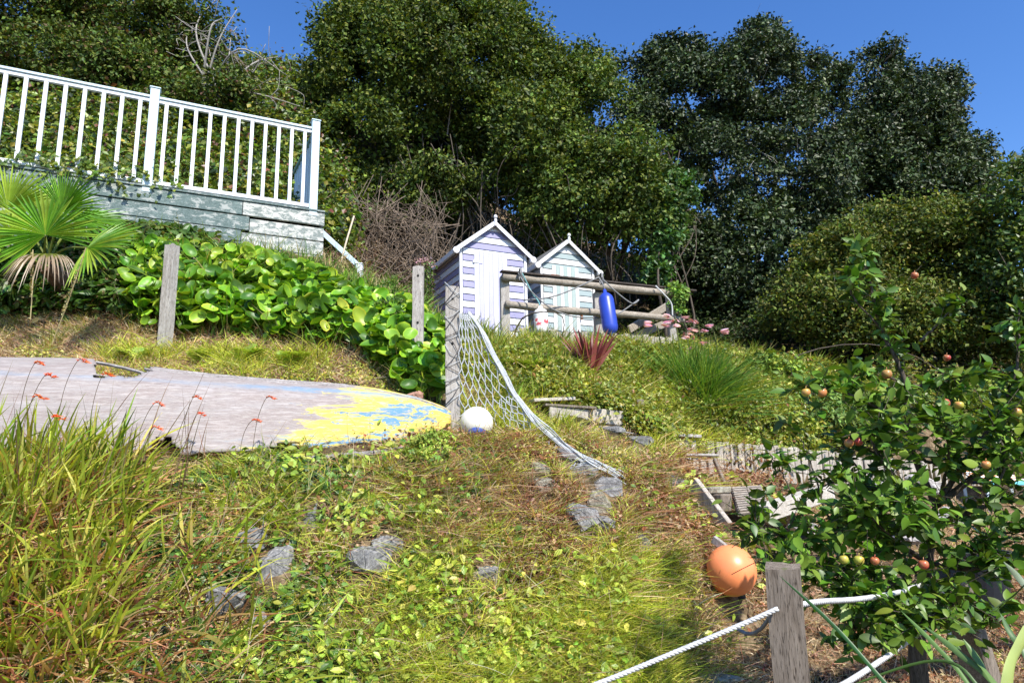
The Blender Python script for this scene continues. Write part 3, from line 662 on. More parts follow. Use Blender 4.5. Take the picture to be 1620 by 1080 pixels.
def boat_mat():
    mt, n, b, out = newmat('peeling_boat_paint')
    tc = n.nodes.new('ShaderNodeTexCoord'); sx = n.nodes.new('ShaderNodeSeparateXYZ'); n.links.new(tc.outputs['Object'], sx.inputs[0])
    mp = n.nodes.new('ShaderNodeMapping'); mp.inputs['Scale'].default_value = (1.0, 1.5, 6.0); mp.inputs['Rotation'].default_value = (0, R(4), 0); n.links.new(tc.outputs['Object'], mp.inputs[0]); st = mp.outputs[0]
    def M(op, a, b_):
        k = n.nodes.new('ShaderNodeMath'); k.operation = op
        for i, v_ in enumerate((a, b_)):
            if isinstance(v_, (int, float)): k.inputs[i].default_value = v_
            else: n.links.new(v_, k.inputs[i])
        return k.outputs[0]
    mp3 = n.nodes.new('ShaderNodeMapping'); mp3.inputs['Scale'].default_value = (.7, 2, 5.5); mp3.inputs['Rotation'].default_value = (0, R(5), 0); n.links.new(tc.outputs['Object'], mp3.inputs[0]); w1 = noise(n, st, 2.2, 10, .72, .5); w2 = noise(n, mp3.outputs[0], 5.0, 10, .72, 1.2); w3 = noise(n, tc.outputs['Object'], 30, 5, .7); big = noise(n, st, 1.3, 5, .6, .3)
    mp2 = n.nodes.new('ShaderNodeMapping'); mp2.inputs['Scale'].default_value = (1.5, 6, 22); n.links.new(tc.outputs['Object'], mp2.inputs[0]); w4 = noise(n, mp2.outputs[0], 3, 8, .75)
    wood = ramp(n, w4, [(.32, (.07, .05, .045)), (.46, (.24, .195, .18)), (.66, (.43, .385, .36))])
    wood = mix(n, ramp(n, w1, [(.42, (0, 0, 0)), (.62, (.4, .4, .4))]), wood, (.36, .35, .345))
    wood = mix(n, ramp(n, w3, [(.3, (.5, .5, .5)), (.42, (0, 0, 0))]), wood, (.20, .16, .15))
    # yellow grows towards the bow and the foot of the hull
    yl = M('ADD', M('ADD', M('MULTIPLY', sx.outputs['X'], .62), M('MULTIPLY', M('SUBTRACT', w1, .5), 1.6)), M('MULTIPLY', sx.outputs['Z'], -.55))
    bluem = M('ADD', M('MULTIPLY', M('SUBTRACT', w2, .5), 2.2), M('MULTIPLY', M('SUBTRACT', big, .5), 1.6))
    c = mix(n, ramp(n, yl, [(.29, (0, 0, 0)), (.33, (1, 1, 1))]), wood, (.62, .49, .10))
    bl = M('ADD', bluem, M('MULTIPLY', sx.outputs['X'], .08))
    c = mix(n, M('MULTIPLY', ramp(n, bl, [(.17, (0, 0, 0)), (.24, (1, 1, 1))]), ramp(n, yl, [(.22, (0, 0, 0)), (.4, (1, 1, 1))])), c, (.12, .25, .38))
    # blue band that follows the chine
    zc = M('ABSOLUTE', M('SUBTRACT', M('ADD', sx.outputs['Z'], M('MULTIPLY', sx.outputs['X'], .055)), .575), 0)
    band = M('MULTIPLY', ramp(n, M('ADD', zc, M('MULTIPLY', M('SUBTRACT', w2, .5), .12)), [(.0, (1, 1, 1)), (.03, (0, 0, 0))]), ramp(n, sx.outputs['X'], [(.0, (.35, .35, .35)), (.5, (1, 1, 1))]))
    c = mix(n, M('MULTIPLY', band, .8), c, (.15, .28, .42))
    c = mix(n, ramp(n, w4, [(.40, (.85, .85, .85)), (.46, (0, 0, 0))]), c, (.40, .36, .33))
    c = mix(n, ramp(n, w3, [(.24, (1, 1, 1)), (.28, (0, 0, 0))]), c, (.07, .05, .05))
    zz_ = M('ADD', M('MULTIPLY', M('ADD', sx.outputs['Z'], M('MULTIPLY', sx.outputs['X'], .055)), 7.0), M('MULTIPLY', w1, .5))
    fr = M('FRACT', zz_, 0); seam = ramp(n, fr, [(.0, (1, 1, 1)), (.02, (.7, .7, .7)), (.035, (0, 0, 0))])
    c = mix(n, M('MULTIPLY', seam, ramp(n, w2, [(.45, (0, 0, 0)), (.6, (.75, .75, .75))])), c, (.10, .08, .08))
    n.links.new(c, b.inputs['Base Color']); b.inputs['Roughness'].default_value = .75; b.inputs['Specular IOR Level'].default_value = .25
    bump(n, b, w2, .5, .012); return mt
M_boat = boat_mat()
boat = thing('upturned_boat', (float(Gc[:, 0].mean()), float(Kc[:, 1].mean()), float(Gc[:, 2].min())), 'old wooden rowing boat lying upside down with peeling yellow and blue paint', 'boat')
mb = MB(); mb.add(V.reshape(-1, 3), keep); hull = mb.build('hull', M_boat, boat, smooth=True)
sd = hull.modifiers.new('solid', 'SOLIDIFY'); sd.thickness = .018; sd.offset = -1
M_strip = woodmat('grey_keel_wood', (.45, .42, .40), (.15, .13, .12), 'x')
for (i0, i1, jj, ww) in ((62, 149, nS-6, .03), (70, 120, nS-3, .035)):
    L_ = V[i0:i1, jj]+[0, -.008, .012]; mb = MB(); tube(mb, L_+rng.normal(size=L_.shape)*.0015, ww*.42, 5); mb.build('keel_strip', M_strip, boat)
L_ = np.array([at(152, 573, 5.7), at(178, 578, 5.72), at(205, 584, 5.74), at(226, 590, 5.76), at(243, 597, 5.7)]); mb = MB(); tube(mb, spline(L_, 14), .014, 5); mb.build('broken_plank', M_strip, boat)
mb = MB(); beam(mb, at(228, 748, 4.98), at(590, 716, 5.32), .05, .035); beam(mb, at(590, 716, 5.32), at(655, 706, 5.55), .05, .03); tag(mb.build('grey_plank', M_strip, bevel=.004), 'thin grey plank lying along the foot of the upturned boat', 'plank')

# ------------------------------------------------------------ buoys and fenders
def ball(mb, c, r, R3=None, sx=1.0, nu=32, nv=20, mi=0):
    th = np.linspace(0, math.pi, nv+1)[1:-1]; ph = np.arange(nu)*2*math.pi/nu
    V = [(0, 0, 1)]+[(math.sin(t)*math.cos(p), math.sin(t)*math.sin(p), math.cos(t)) for t in th for p in ph]+[(0, 0, -1)]
    V = np.array(V)*r; V[:, 2] *= sx
    if R3 is not None: V = V@np.array(R3).T
    V = V+np.asarray(c); n = nv-1
    Q = [(1+k*nu+i, 1+(k+1)*nu+i, 1+(k+1)*nu+(i+1) % nu, 1+k*nu+(i+1) % nu) for k in range(n-1) for i in range(nu)]
    T = [(0, 1+i, 1+(i+1) % nu) for i in range(nu)]+[(len(V)-1, 1+(n-1)*nu+(i+1) % nu, 1+(n-1)*nu+i) for i in range(nu)]
    return mb.add(V, Q, T, mi=mi)
def frame_to(d):
    q = Vector(d).to_track_quat('Z', 'Y').to_matrix(); return np.array(q)
def lathe(mb, c, d, prof_, n=28):
    M3 = frame_to(d); P = []
    for z, r in prof_:
        for k in range(n): a = 2*math.pi*k/n; P.append(M3@np.array([r*math.cos(a), r*math.sin(a), z]))
    m = len(prof_); Q = [(j*n+k, j*n+(k+1) % n, (j+1)*n+(k+1) % n, (j+1)*n+k) for j in range(m-1) for k in range(n)]
    return mb.add(np.array(P)+np.asarray(c), Q)
m_or = plain('faded_orange_vinyl', (.95, .29, .11), .38, .10, 5, .05, .5)
c = at(1157, 902, 5.1); r = .172; t = thing('orange_buoy', (c[0], c[1], c[2]-r), 'round faded orange buoy resting on the bank behind the brown rope post', 'buoy')
mb = MB(); ball(mb, c, r, frame_to((.3, -.3, -.9)), 1.03, 40, 28); mb.build('float', m_or, t, smooth=True)
mb = MB(); d = nrm(np.array([.25, -.25, -.95])); lathe(mb, c+d*r*.98, d, [(0, .03), (.03, .026), (.035, .014), (.0, .01)], 14); mb.build('rope_eye', plain('black_eye', (.02, .02, .03), .5), t, smooth=True)
c = at(754, 669, 5.95); r = .143; d = nrm(np.array([.05, -.55, -.75]))
t = thing('white_buoy', (c[0], c[1], c[2]-r), 'round cream buoy with a blue collar lying beside the boat bow', 'buoy')
mb = MB(); ball(mb, c, r, frame_to(d), 1.0, 40, 28); mb.build('float', plain('cream_vinyl', (.76, .73, .63), .5, .08, 6, .05), t, smooth=True)
mb = MB(); lathe(mb, c+d*r*.86, d, [(-.01, .085), (.018, .078), (.03, .06), (.03, .035), (.0, .03)], 26); mb.build('collar', plain('blue_vinyl', (.06, .10, .35), .45), t, smooth=True)
mb = MB(); lathe(mb, c+d*r*.9, d, [(.0, .05), (.05, .035), (.06, .0)], 20); mb.build('rope_eye', plain('rust_eye', (.22, .07, .03), .7), t, smooth=True)
# blue fender
m_bl = plain('blue_fender_vinyl', (.025, .06, .42), .38, .12, 5, .03, .5)
top = at(957, 463, 9.62); bot = at(967, 529, 9.50); d = nrm(bot-top); L_ = np.linalg.norm(bot-top)
t = thing('blue_fender', tuple(bot), 'sausage shaped blue boat fender hanging from the log fence', 'fender')
mb = MB(); lathe(mb, top, d, [(-.05, .0), (-.05, .022), (.0, .028), (.03, .065), (.07, .098), (.12, .112), (L_-.12, .112), (L_-.06, .1), (L_-.02, .065), (L_, .03), (L_+.05, .026), (L_+.05, .0)], 28); mb.build('float', m_bl, t, smooth=True)
mb = MB(); tube(mb, spline([top-d*.05, top+[-.02, 0, .12], at(948, 440, 9.7)], 8), .012, 6); mb.build('lanyard', M_cord, t, smooth=True)
top = at(855, 489, 9.28); bot = at(857, 529, 9.2); d = nrm(bot-top); L_ = np.linalg.norm(bot-top)
m_wf, n, b, out = newmat('white_fender_red_marks'); nz = noise(n, coords(n), 14, 5, .6); tc = coords(n); sx = n.nodes.new('ShaderNodeSeparateXYZ'); n.links.new(tc, sx.inputs[0])
zm = ramp(n, sx.outputs['Z'], [(.10, (0, 0, 0)), (.13, (1, 1, 1)), (.21, (1, 1, 1)), (.24, (0, 0, 0))]); mm = mix(n, 1.0, zm, ramp(n, nz, [(.47, (0, 0, 0)), (.53, (1, 1, 1))]), 'MULTIPLY')
n.links.new(mix(n, mm, (.78, .76, .74), (.50, .07, .08)), b.inputs['Base Color']); b.inputs['Roughness'].default_value = .5
t = thing('white_fender', tuple(bot), 'white boat fender with worn red marks hanging from the lower log rail', 'fender')
mb = MB(); lathe(mb, top, d, [(-.04, 0), (-.04, .03), (.0, .04), (.03, .085), (.07, .10), (.13, .10), (.15, .092), (.17, .10), (L_-.05, .1), (L_-.01, .085), (L_, .05), (L_+.005, 0)], 26); mb.build('float', m_wf, t, smooth=True)
mb = MB(); tube(mb, spline([top-d*.03, top+[-.03, 0, .12], at(841, 462, 9.4), at(826, 432, 9.4)], 10), .011, 6); mb.build('lanyard', plain('teal_cord', (.15, .32, .33), .8), t, smooth=True)
# cords looped round the fence
def cord(name, pts, r, mat, label, cat='rope', n=24, sides=7): mb = MB(); tube(mb, spline([at(*q) for q in pts], n), r, sides); return tag(mb.build(name, mat, smooth=True), label, cat)
cord('cord', [(820, 432, 9.36), (835, 455, 9.3), (868, 485, 9.35), (905, 500, 9.5), (948, 503, 9.72)], .010, M_cord, 'grey cord sagging from the fence corner towards the blue fender')
cord('cord', [(828, 475, 9.42), (870, 470, 9.5), (905, 458, 9.6), (948, 438, 9.72)], .011, M_cord, 'grey cord rising from the lower rail to the knot above the blue fender')
cord('cord', [(952, 440, 9.72), (975, 462, 9.8), (1000, 480, 9.9), (1010, 474, 9.95), (985, 492, 9.85), (975, 497, 9.8)], .010, M_cord, 'grey cord looping down to the right of the blue fender')
cord('cord', [(1037, 452, 10.3), (1050, 465, 10.3), (1062, 480, 10.35), (1064, 500, 10.35)], .012, M_rope, 'pale frayed rope hanging at the right end of the log fence')
for k, q in enumerate([(822, 431, 9.4), (950, 438, 9.75)]):
    c0 = at(*q); mb = MB(); th = np.linspace(0, 6*math.pi, 60); tube(mb, np.stack([c0[0]+.02*np.sin(th*.7)+.012*th/6, c0[1]+.07*np.cos(th), c0[2]-.03+.085*np.sin(th)], 1), .010, 6)
    tag(mb.build('rope_knot', M_cord, smooth=True), ('rope knot wound round the left corner of the log fence', 'rope knot wound round the top log above the blue fender')[k], 'knot')

# ------------------------------------------------------------ fishing net
net = thing('fishing_net', (NP[0], NP[1], NP[2]-1.1), 'white fishing net draped from the netted post down the bank', 'net')
post_l = np.array([at(726, y, 6.06) for y in np.linspace(492, 662, 30)])
bund = spline([at(742, 494, 6.12), at(765, 527, 6.1), at(790, 580, 6.1), at(815, 625, 6.1), at(858, 675, 6.02), at(905, 712, 5.85), at(950, 735, 5.78), at(990, 757, 5.68)], 80)
bund = np.stack([np.interp(np.linspace(0, 1, 80), np.linspace(0, 1, len(bund)), bund[:, i]) for i in range(3)], 1)
nb_ = 46
bl = bund[:nb_]
bot_ = spline([at(726, 664, 6.02), at(750, 648, 6.25), at(790, 670, 6.35), at(835, 692, 6.2), at(870, 695, 5.98)], nb_)
def net_pt(a, b):
    """a 0..1 down the post/bundle, b 0..1 from post to bundle"""
    A = np.array([np.interp(a, np.linspace(0, 1, 30), post_l[:, i]) for i in range(3)]).T
    B = np.array([np.interp(a, np.linspace(0, 1, nb_), bl[:, i]) for i in range(3)]).T
    P = A*(1-b)[:, None]+B*b[:, None]
    P[:, 1] += .12*np.sin(math.pi*b)*a; P[:, 2] -= .10*np.sin(math.pi*b)*a
    return P
strands = []
cols_, rows_ = 7, 10
def hexedges(nc, nr):
    E = []; dx = 1/nc; dy = 1/nr
    for r_ in range(nr+1):
        for c_ in range(nc+1):
            x = (c_+.5*(r_ % 2))*dx; y = r_*dy
            p0 = (x, y-dy*.17); p1 = (x, y+dy*.17)
            E.append((p0, p1)); E.append((p1, (x+.5*dx, y+dy*.83))); E.append((p1, (x-.5*dx, y+dy*.83)))
    return E
mb = MB()
for (a, b) in hexedges(cols_, rows_):
    (x0, y0), (x1, y1) = a, b
    if max(x0, x1) > 1.02 or min(x0, x1) < -.02 or max(y0, y1) > 1.0 or min(y0, y1) < 0: continue
    # cells follow the width: skip columns where the panel is narrow
    wf = (y0+.08)/1.08
    P = net_pt(np.array([y0, y1]), np.array([x0, x1])); ln = np.linalg.norm(P[1]-P[0])
    
    jit = lambda p_: (vnoise(p_*40, 1, 3)-.5)*.02
    P[0] += jit(P[0]); P[1] += jit(P[1]); m_ = (P[0]+P[1])/2-[0, 0, .006]
    tube(mb, [P[0], m_, P[1]], .0052, 4, cap=False)
mb.build('mesh_panel', M_netm, net, smooth=True)
mb = MB()   # loose hanging lower panel under the bundle
for (a, b) in hexedges(16, 5):
    P = []
    for x, y in (a, b):
        f = np.clip(.42+x*.5, 0, .95); k = f*79; i = int(k); q = bund[i]*(1-(k-i))+bund[min(79, i+1)]*(k-i)
        P.append(q+np.array([-.16*y, -.02*y, -.20*y*math.sin(math.pi*min(1, x+.12))])+(vnoise(q*30+y, 1, 5)-.5)*.03)
    if 0 <= a[0] <= 1 and 0 <= b[0] <= 1 and b[1] <= 1: tube(mb, P, .0042, 4, cap=False)
mb.build('mesh_panel', M_netm, net, smooth=True)
mb = MB()
for k in range(16):
    ph = rng.uniform(0, 6.28); rr = rng.uniform(.008, .040); tt = np.linspace(0, 1, 80); ta = .35+.65*np.clip(tt*1.5, 0, 1)
    o = np.stack([np.cos(ph+tt*9), .6*np.sin(ph+tt*9+1), np.sin(ph+tt*9)], 1)*(rr*ta)[:, None]*(1+.3*np.sin(tt*30+ph))[:, None]
    n1 = 80-rng.integers(0, 6); tube(mb, (bund[:80]+o)[:n1], .0042+.002*rng.random(), 5)
mb.build('gathered_edge', M_netm, net, smooth=True)
mb = MB(); M_netd = plain('dark_twine', (.10, .09, .09), .8)
for k in range(19):    # twine criss-crossing the post
    z0 = NP[2]-.02-1.12*(k+rng.uniform(-.3, .3))/19; s_ = 1 if rng.random() < .6 else -1; dz = rng.uniform(.02, .10)*s_
    x0, x1 = NP[0]-.066, NP[0]+.066; yf = NP[1]-.064
    pts = [(x0, NP[1]+.03, z0-dz*.5), (x0, yf, z0-dz), (NP[0]+rng.uniform(-.02, .02), yf-.006, z0+rng.uniform(-.02, .02)), (x1, yf, z0+dz), (x1, NP[1]+.03, z0+dz*.7)]
    tube(mb, pts, .0035, 4, mi=k % 2)
mb.build('wrapped_twine', [M_netm, M_netd], net, smooth=True)

# ------------------------------------------------------------ white ropes at the lower right
def rope(name, pts, r, label, par=None, n=60):
    P = spline([at(*q) for q in pts], n); d = np.r_[0, np.cumsum(np.linalg.norm(np.diff(P, axis=0), axis=1))]
    s = np.arange(0, d[-1], .007); P = np.stack([np.interp(s, d, P[:, i]) for i in range(3)], 1)
    T = nrm(np.gradient(P, axis=0)); A = nrm(np.cross(T, [0, 0, 1.])); B = np.cross(T, A); mb = MB()
    for k in range(3):
        a = s/.045*2*math.pi+k*2.094; o = (A*np.cos(a)[:, None]+B*np.sin(a)[:, None])*r*.5; tube(mb, P+o, r*.56, 6)
    o = mb.build(name, M_rope, smooth=True); return tag(o, label, 'rope')
rope('rope', [(850, 1112, 2.45), (945, 1081, 2.5), (1090, 1022, 2.54), (1190, 980, 2.55), (1233, 961, 2.555)], .0092, 'white rope sloping up from bottom centre to the split brown post')
rope('rope', [(1266, 956, 2.70), (1300, 951, 2.8), (1360, 947, 3.0), (1420, 937, 3.2), (1470, 923, 3.4), (1492, 940, 3.5)], .0115, 'white rope running right from the brown post into the apple tree')
rope('rope', [(1310, 1094, 2.75), (1345, 1076, 2.85), (1400, 1040, 3.05), (1450, 1004, 3.3), (1495, 975, 3.5)], .0115, 'lower white rope rising through the shade beneath the apple tree')
cord('cord', [(1166, 994, 2.9), (1185, 1002, 2.85), (1205, 993, 2.75), (1222, 968, 2.62)], .007, M_cord, 'slack grey cord tied behind the split brown post')
cord('cord', [(1470, 925, 3.38), (1482, 940, 3.4), (1484, 965, 3.42), (1495, 985, 3.42), (1503, 1005, 3.42)], .010, M_rope, 'frayed rope end hanging off the leaning post')

# ------------------------------------------------------------ stones in the bank and garden rubble
def stone(px, py, Y, s, label, seed, mat=None, name='stone', cat='stone', sink=.3):
    rs = np.random.default_rng(seed); c = at(px, py, Y) if Y else hit(px, py); nn_ = HN(c[0], c[1]); c = c+nn_*0-nn_*s[1]*sink
    bm = bmesh.new()
    for _ in range(15):
        d = nrm(rs.normal(size=3)); d = d/np.max(np.abs(d))**.7; bm.verts.new(Vector(c+d*np.array(s)*(.8+.2*rs.random())))
    bmesh.ops.convex_hull(bm, input=bm.verts[:]); bmesh.ops.delete(bm, geom=[v_ for v_ in bm.verts if not v_.link_faces], context='VERTS')
    bmesh.ops.bevel(bm, geom=bm.edges[:], offset=.008, segments=1, affect='EDGES'); bmesh.ops.triangulate(bm, faces=bm.faces[:])
    bmesh.ops.subdivide_edges(bm, edges=bm.edges[:], cuts=1); bmesh.ops.triangulate(bm, faces=bm.faces[:])
    for v_ in bm.verts: v_.co += Vector(rs.normal(size=3)*.004)
    bm.verts.ensure_lookup_table(); V = [tuple(v_.co) for v_ in bm.verts]; T = [tuple(v_.index for v_ in f.verts) for f in bm.faces]
    tri = [f for f in T if len(f) == 3]; qd = [f for f in T if len(f) == 4]; bm.free()
    mb = MB(); mb.add(V, qd, tri); o = mb.build(name, mat or M_stone); tag(o, label, cat); return o
for k, (a, b, sx_, sz_, lb) in enumerate(ST): stone(a, b, None, (sx_, min(sx_, sz_)*.8, sz_), lb, 100+k, M_stone2 if k in (9, 14, 18) else M_stone, sink=-.22)
stone(655, 622, 6.25, (.11, .09, .05), 'reddish brown stone behind the bow of the boat', 300, plain('red_stone', (.36, .20, .14), .9, .3, 10))
stone(793, 712, 5.3, (.1, .08, .07), 'grey stone just below the round cream buoy', 301) if False else None
stone(570, 725, 5.35, (.17, .08, .07), 'pale flat stone propping up the boat', 302, sink=0); stone(1120, 1068, None, (.22, .15, .03), 'flat buff paving stone in the dry soil beside the rope', 303, M_stone2, sink=0)
def plank(name, a, b, wd, ht, mat, label, cat='plank', up=(0, 0, 1)): mb = MB(); beam(mb, at(*a), at(*b), wd, ht, up); return tag(mb.build(name, mat, bevel=.006), label, cat)
M_bpl = woodmat('bleached_plank', (.66, .62, .55), (.34, .29, .23), 'x')
plank('white_plank', (840, 634, 6.9), (905, 631, 7.1), .16, .035, M_bpl, 'bleached white plank lying above the broken planter')
plank('driftwood_beam', (1205, 812, 5.9), (1308, 778, 6.6), .15, .13, M_bpl, 'thick bleached timber beam behind the apple tree shoots')
plank('old_plank', (1097, 765, 6.0), (1150, 835, 5.7), .05, .13, M_pal, 'narrow split plank leaning down the bank left of the ribbed board')
plank('old_plank', (1128, 852, 5.2), (1182, 893, 5.0), .03, .06, M_postw, 'thin pointed grey stake above the orange buoy')
plank('old_plank', (1085, 905, 5.15), (1135, 925, 5.2), .10, .03, M_postb, 'brown board half buried left of the orange buoy')
plank('old_plank', (1130, 726, 6.9), (1146, 765, 6.7), .03, .05, M_postb, 'thin rusty brown slat by the small paling block')
plank('stump', (1013, 655, 7.4), (1012, 632, 7.4), .08, .08, M_postb, 'short rotten brown stump in the grass above the path', 'stump', up=(0, 1, 0))
# ribbed decking offcut
a = at(1157, 773, 6.2); b = at(1203, 770, 6.35); c = at(1216, 806, 6.0); dd = at(1169, 812, 5.85)
t = thing('ribbed_board', tuple((a+b+c+dd)/4), 'square offcut of grooved decking tilted on the rubble', 'board')
mb = MB(); nr_ = 11
for k in range(nr_):
    f0, f1 = k/nr_, (k+.62)/nr_; p0, p1 = a*(1-f0)+dd*f0, b*(1-f0)+c*f0; p2, p3 = b*(1-f1)+c*f1, a*(1-f1)+dd*f1
    nv = nrm(np.cross(b-a, dd-a))*-.02
    if nv[2] < 0: nv = -nv
    V_ = [p0, p1, p2, p3]; mb.add(V_+[q+nv for q in V_], [(4, 5, 6, 7), (0, 1, 5, 4), (2, 3, 7, 6), (1, 2, 6, 5), (3, 0, 4, 7)])
nv = nrm(np.cross(b-a, dd-a)); nv = nv if nv[2] > 0 else -nv
mb.add([a, b, c, dd]+[q-nv*.03 for q in (a, b, c, dd)], BQ); mb.build('grooves', woodmat('ribbed_wood', (.42, .37, .31), (.20, .16, .13), 'x'), t)
def block(name, px, py, Y, sz, rot, mat, label, cat): 
    c = at(px, py, Y); mb = MB(); X = np.array([math.cos(rot), math.sin(rot), 0]); Y_ = np.array([-X[1], X[0], 0]); tl = np.array([0, 0, 1.])+X*.15; box(mb, c-X*sz[0]/2-Y_*sz[1]/2-tl*sz[2]/2, X*sz[0], Y_*sz[1], tl*sz[2]); return tag(mb.build(name, mat, bevel=.012), label, cat)
block('stone_block', 1130, 775, 6.1, (.22, .2, .06), .3, M_stone2, 'flat grey slab lying on the rubble left of the grooved decking', 'slab')
block('wood_block', 1140, 795, 6.0, (.13, .15, .15), .5, M_postb, 'short brown sleeper end under the flat grey slab', 'block')
block('wood_block', 1104, 790, 6.1, (.10, .12, .12), .2, M_pal, 'grey offcut block wedged beneath the split plank', 'block')
# broken planter
t0 = at(905, 655, 6.85); pl = thing('broken_planter', tuple(t0-[0, 0, .2]), 'collapsed grey wooden planter box below the white plank', 'planter')
mb = MB(); beam(mb, at(868, 660, 6.8), at(930, 665, 6.9), .03, .22); mb.build('side_board', M_pal, pl, bevel=.005)
mb = MB(); beam(mb, at(860, 641, 6.85), at(940, 646, 6.95), .16, .025); mb.build('top_slat', M_postb, pl, bevel=.004)
mb = MB(); beam(mb, at(930, 656, 6.95), at(985, 662, 7.1), .03, .15); mb.build('side_board', M_pal, pl, bevel=.005)
# heap of pale stones and timber under the apple tree
HS = [(1460,762,6.9,.22,.14,'large pale boulder half hidden by the apple tree'),(1405,775,6.8,.16,.1,'grey boulder beneath the apple branches'),(1350,800,6.4,.15,.07,'low pale rock right of the bleached beam'),(1270,835,5.6,.14,.07,'flat pale rock in the rubble under the bleached beam'),(1330,830,5.8,.12,.08,'grey rock deep in the apple tree shade'),(1500,815,6.3,.16,.1,'pale rock low between apple branches'),(1440,850,5.8,.14,.08,'small pale rock behind the lower apple leaves')]
M_ps = stone_mat('pale_rock', (.62, .58, .55), (.36, .32, .30))
for k, (a, b, Y, sx_, sz_, lb) in enumerate(HS): stone(a, b, Y, (sx_, sx_*.7, sz_), lb, 400+k, M_ps, sink=.1, name='boulder', cat='boulder')
# striped cloth on a lounger frame far right
c = at(1580, 762, 8.0); lt = thing('striped_lounger', (c[0], c[1], c[2]-.4), 'low seat with orange and white striped cloth and turquoise edge seen through the apple leaves', 'lounger')
mb = MB(); 
for k in range(11):
    o = c+np.array([-.30+.0*k, -.22+.04*k, -.02+.012*k]); box(mb, o, (.6, .08, -.02), (0, .04, .012), (0, 0, .02), mi=(2 if k < 2 else k % 2))
mb.build('cloth', [plain('orange_stripe', (.72, .30, .10), .8), plain('white_stripe', (.8, .8, .8), .8), plain('teal_stripe', (.15, .50, .55), .8)], lt)
for sx_ in (-.27, .27):
    for sy_ in (-.18, .2): mb = MB(); tube(mb, [c+[sx_, sy_, 0], c+[sx_, sy_, -.5]], .018, 8); mb.build('leg', M_palebl, lt)
mb = MB(); beam(mb, c+[-.1, .35, .05], c+[.35, .42, .05], .06, .16); mb.build('dark_pillow', plain('navy_cloth', (.03, .05, .10), .8), lt, bevel=.02)
# dark tub
c = at(1552, 905, 5.2); tb = thing('black_tub', (c[0], c[1], c[2]-.25), 'shiny black plastic tub standing on the dry ground behind the leaning post', 'tub')
mb = MB(); lathe(mb, c+[0, 0, .12], (0, 0, 1), [(-.40, .14), (0, .20), (.0, .225), (.03, .225), (.03, .19), (-.1, .18), (-.1, .0)], 28); mb.build('body', plain('black_plastic', (.02, .025, .035), .25, .1, 5, 0, .6), tb, smooth=False)

# ------------------------------------------------------------ trees and bushes
T_SM = tm_diamond(.62, .10)
def crown_pts(blobs, n, clump, gap=0.0, front=.7, seed=0):
    """blobs: (px, py, Y, rx_px, rz_px, ry_m); leaves gathered in clumps on the blobs' shells"""
    B = []
    for (px, py, Y, rx, rz, ry) in blobs: B.append((*at(px, py, Y), rx*Y/F_PX, ry, rz*Y/F_PX))
    B = np.array(B); area = (B[:, 3]*B[:, 5]+B[:, 3]*B[:, 4]); per = 46
    m = max(40, n//per); bi = rng.choice(len(B), m, p=area/area.sum()); d = rdir(m)
    flip = (d[:, 1] > .25) & (rng.random(m) < front); d[flip, 1] *= -1
    rr = np.where(rng.random(m) < .62, rng.uniform(.86, 1.04, m), rng.uniform(.45, .9, m)); rr += (rng.random(m) < .08)*rng.uniform(.03, .14, m)
    rr *= .66+.68*fbm(d*3.0+bi[:, None]*3.1, 1.0, seed+4)
    C = B[bi, :3]+d*B[bi, 3:]*rr[:, None]
    if gap: k = fbm(C, 1.1, seed+8) > gap; C = C[k]; d = d[k]
    csz = clump*rng.uniform(.4, 1.15, len(C)); reps = int(math.ceil(n/len(C)))
    P = np.repeat(C, reps, 0); O = np.repeat(d, reps, 0); cs = np.repeat(csz, reps)
    g_ = np.clip(rng.normal(size=P.shape), -1.7, 1.7)*cs[:, None]*[1, 1, .62]; P = P+g_
    return P, O, B, C, np.repeat(rng.normal(size=len(C)), reps)
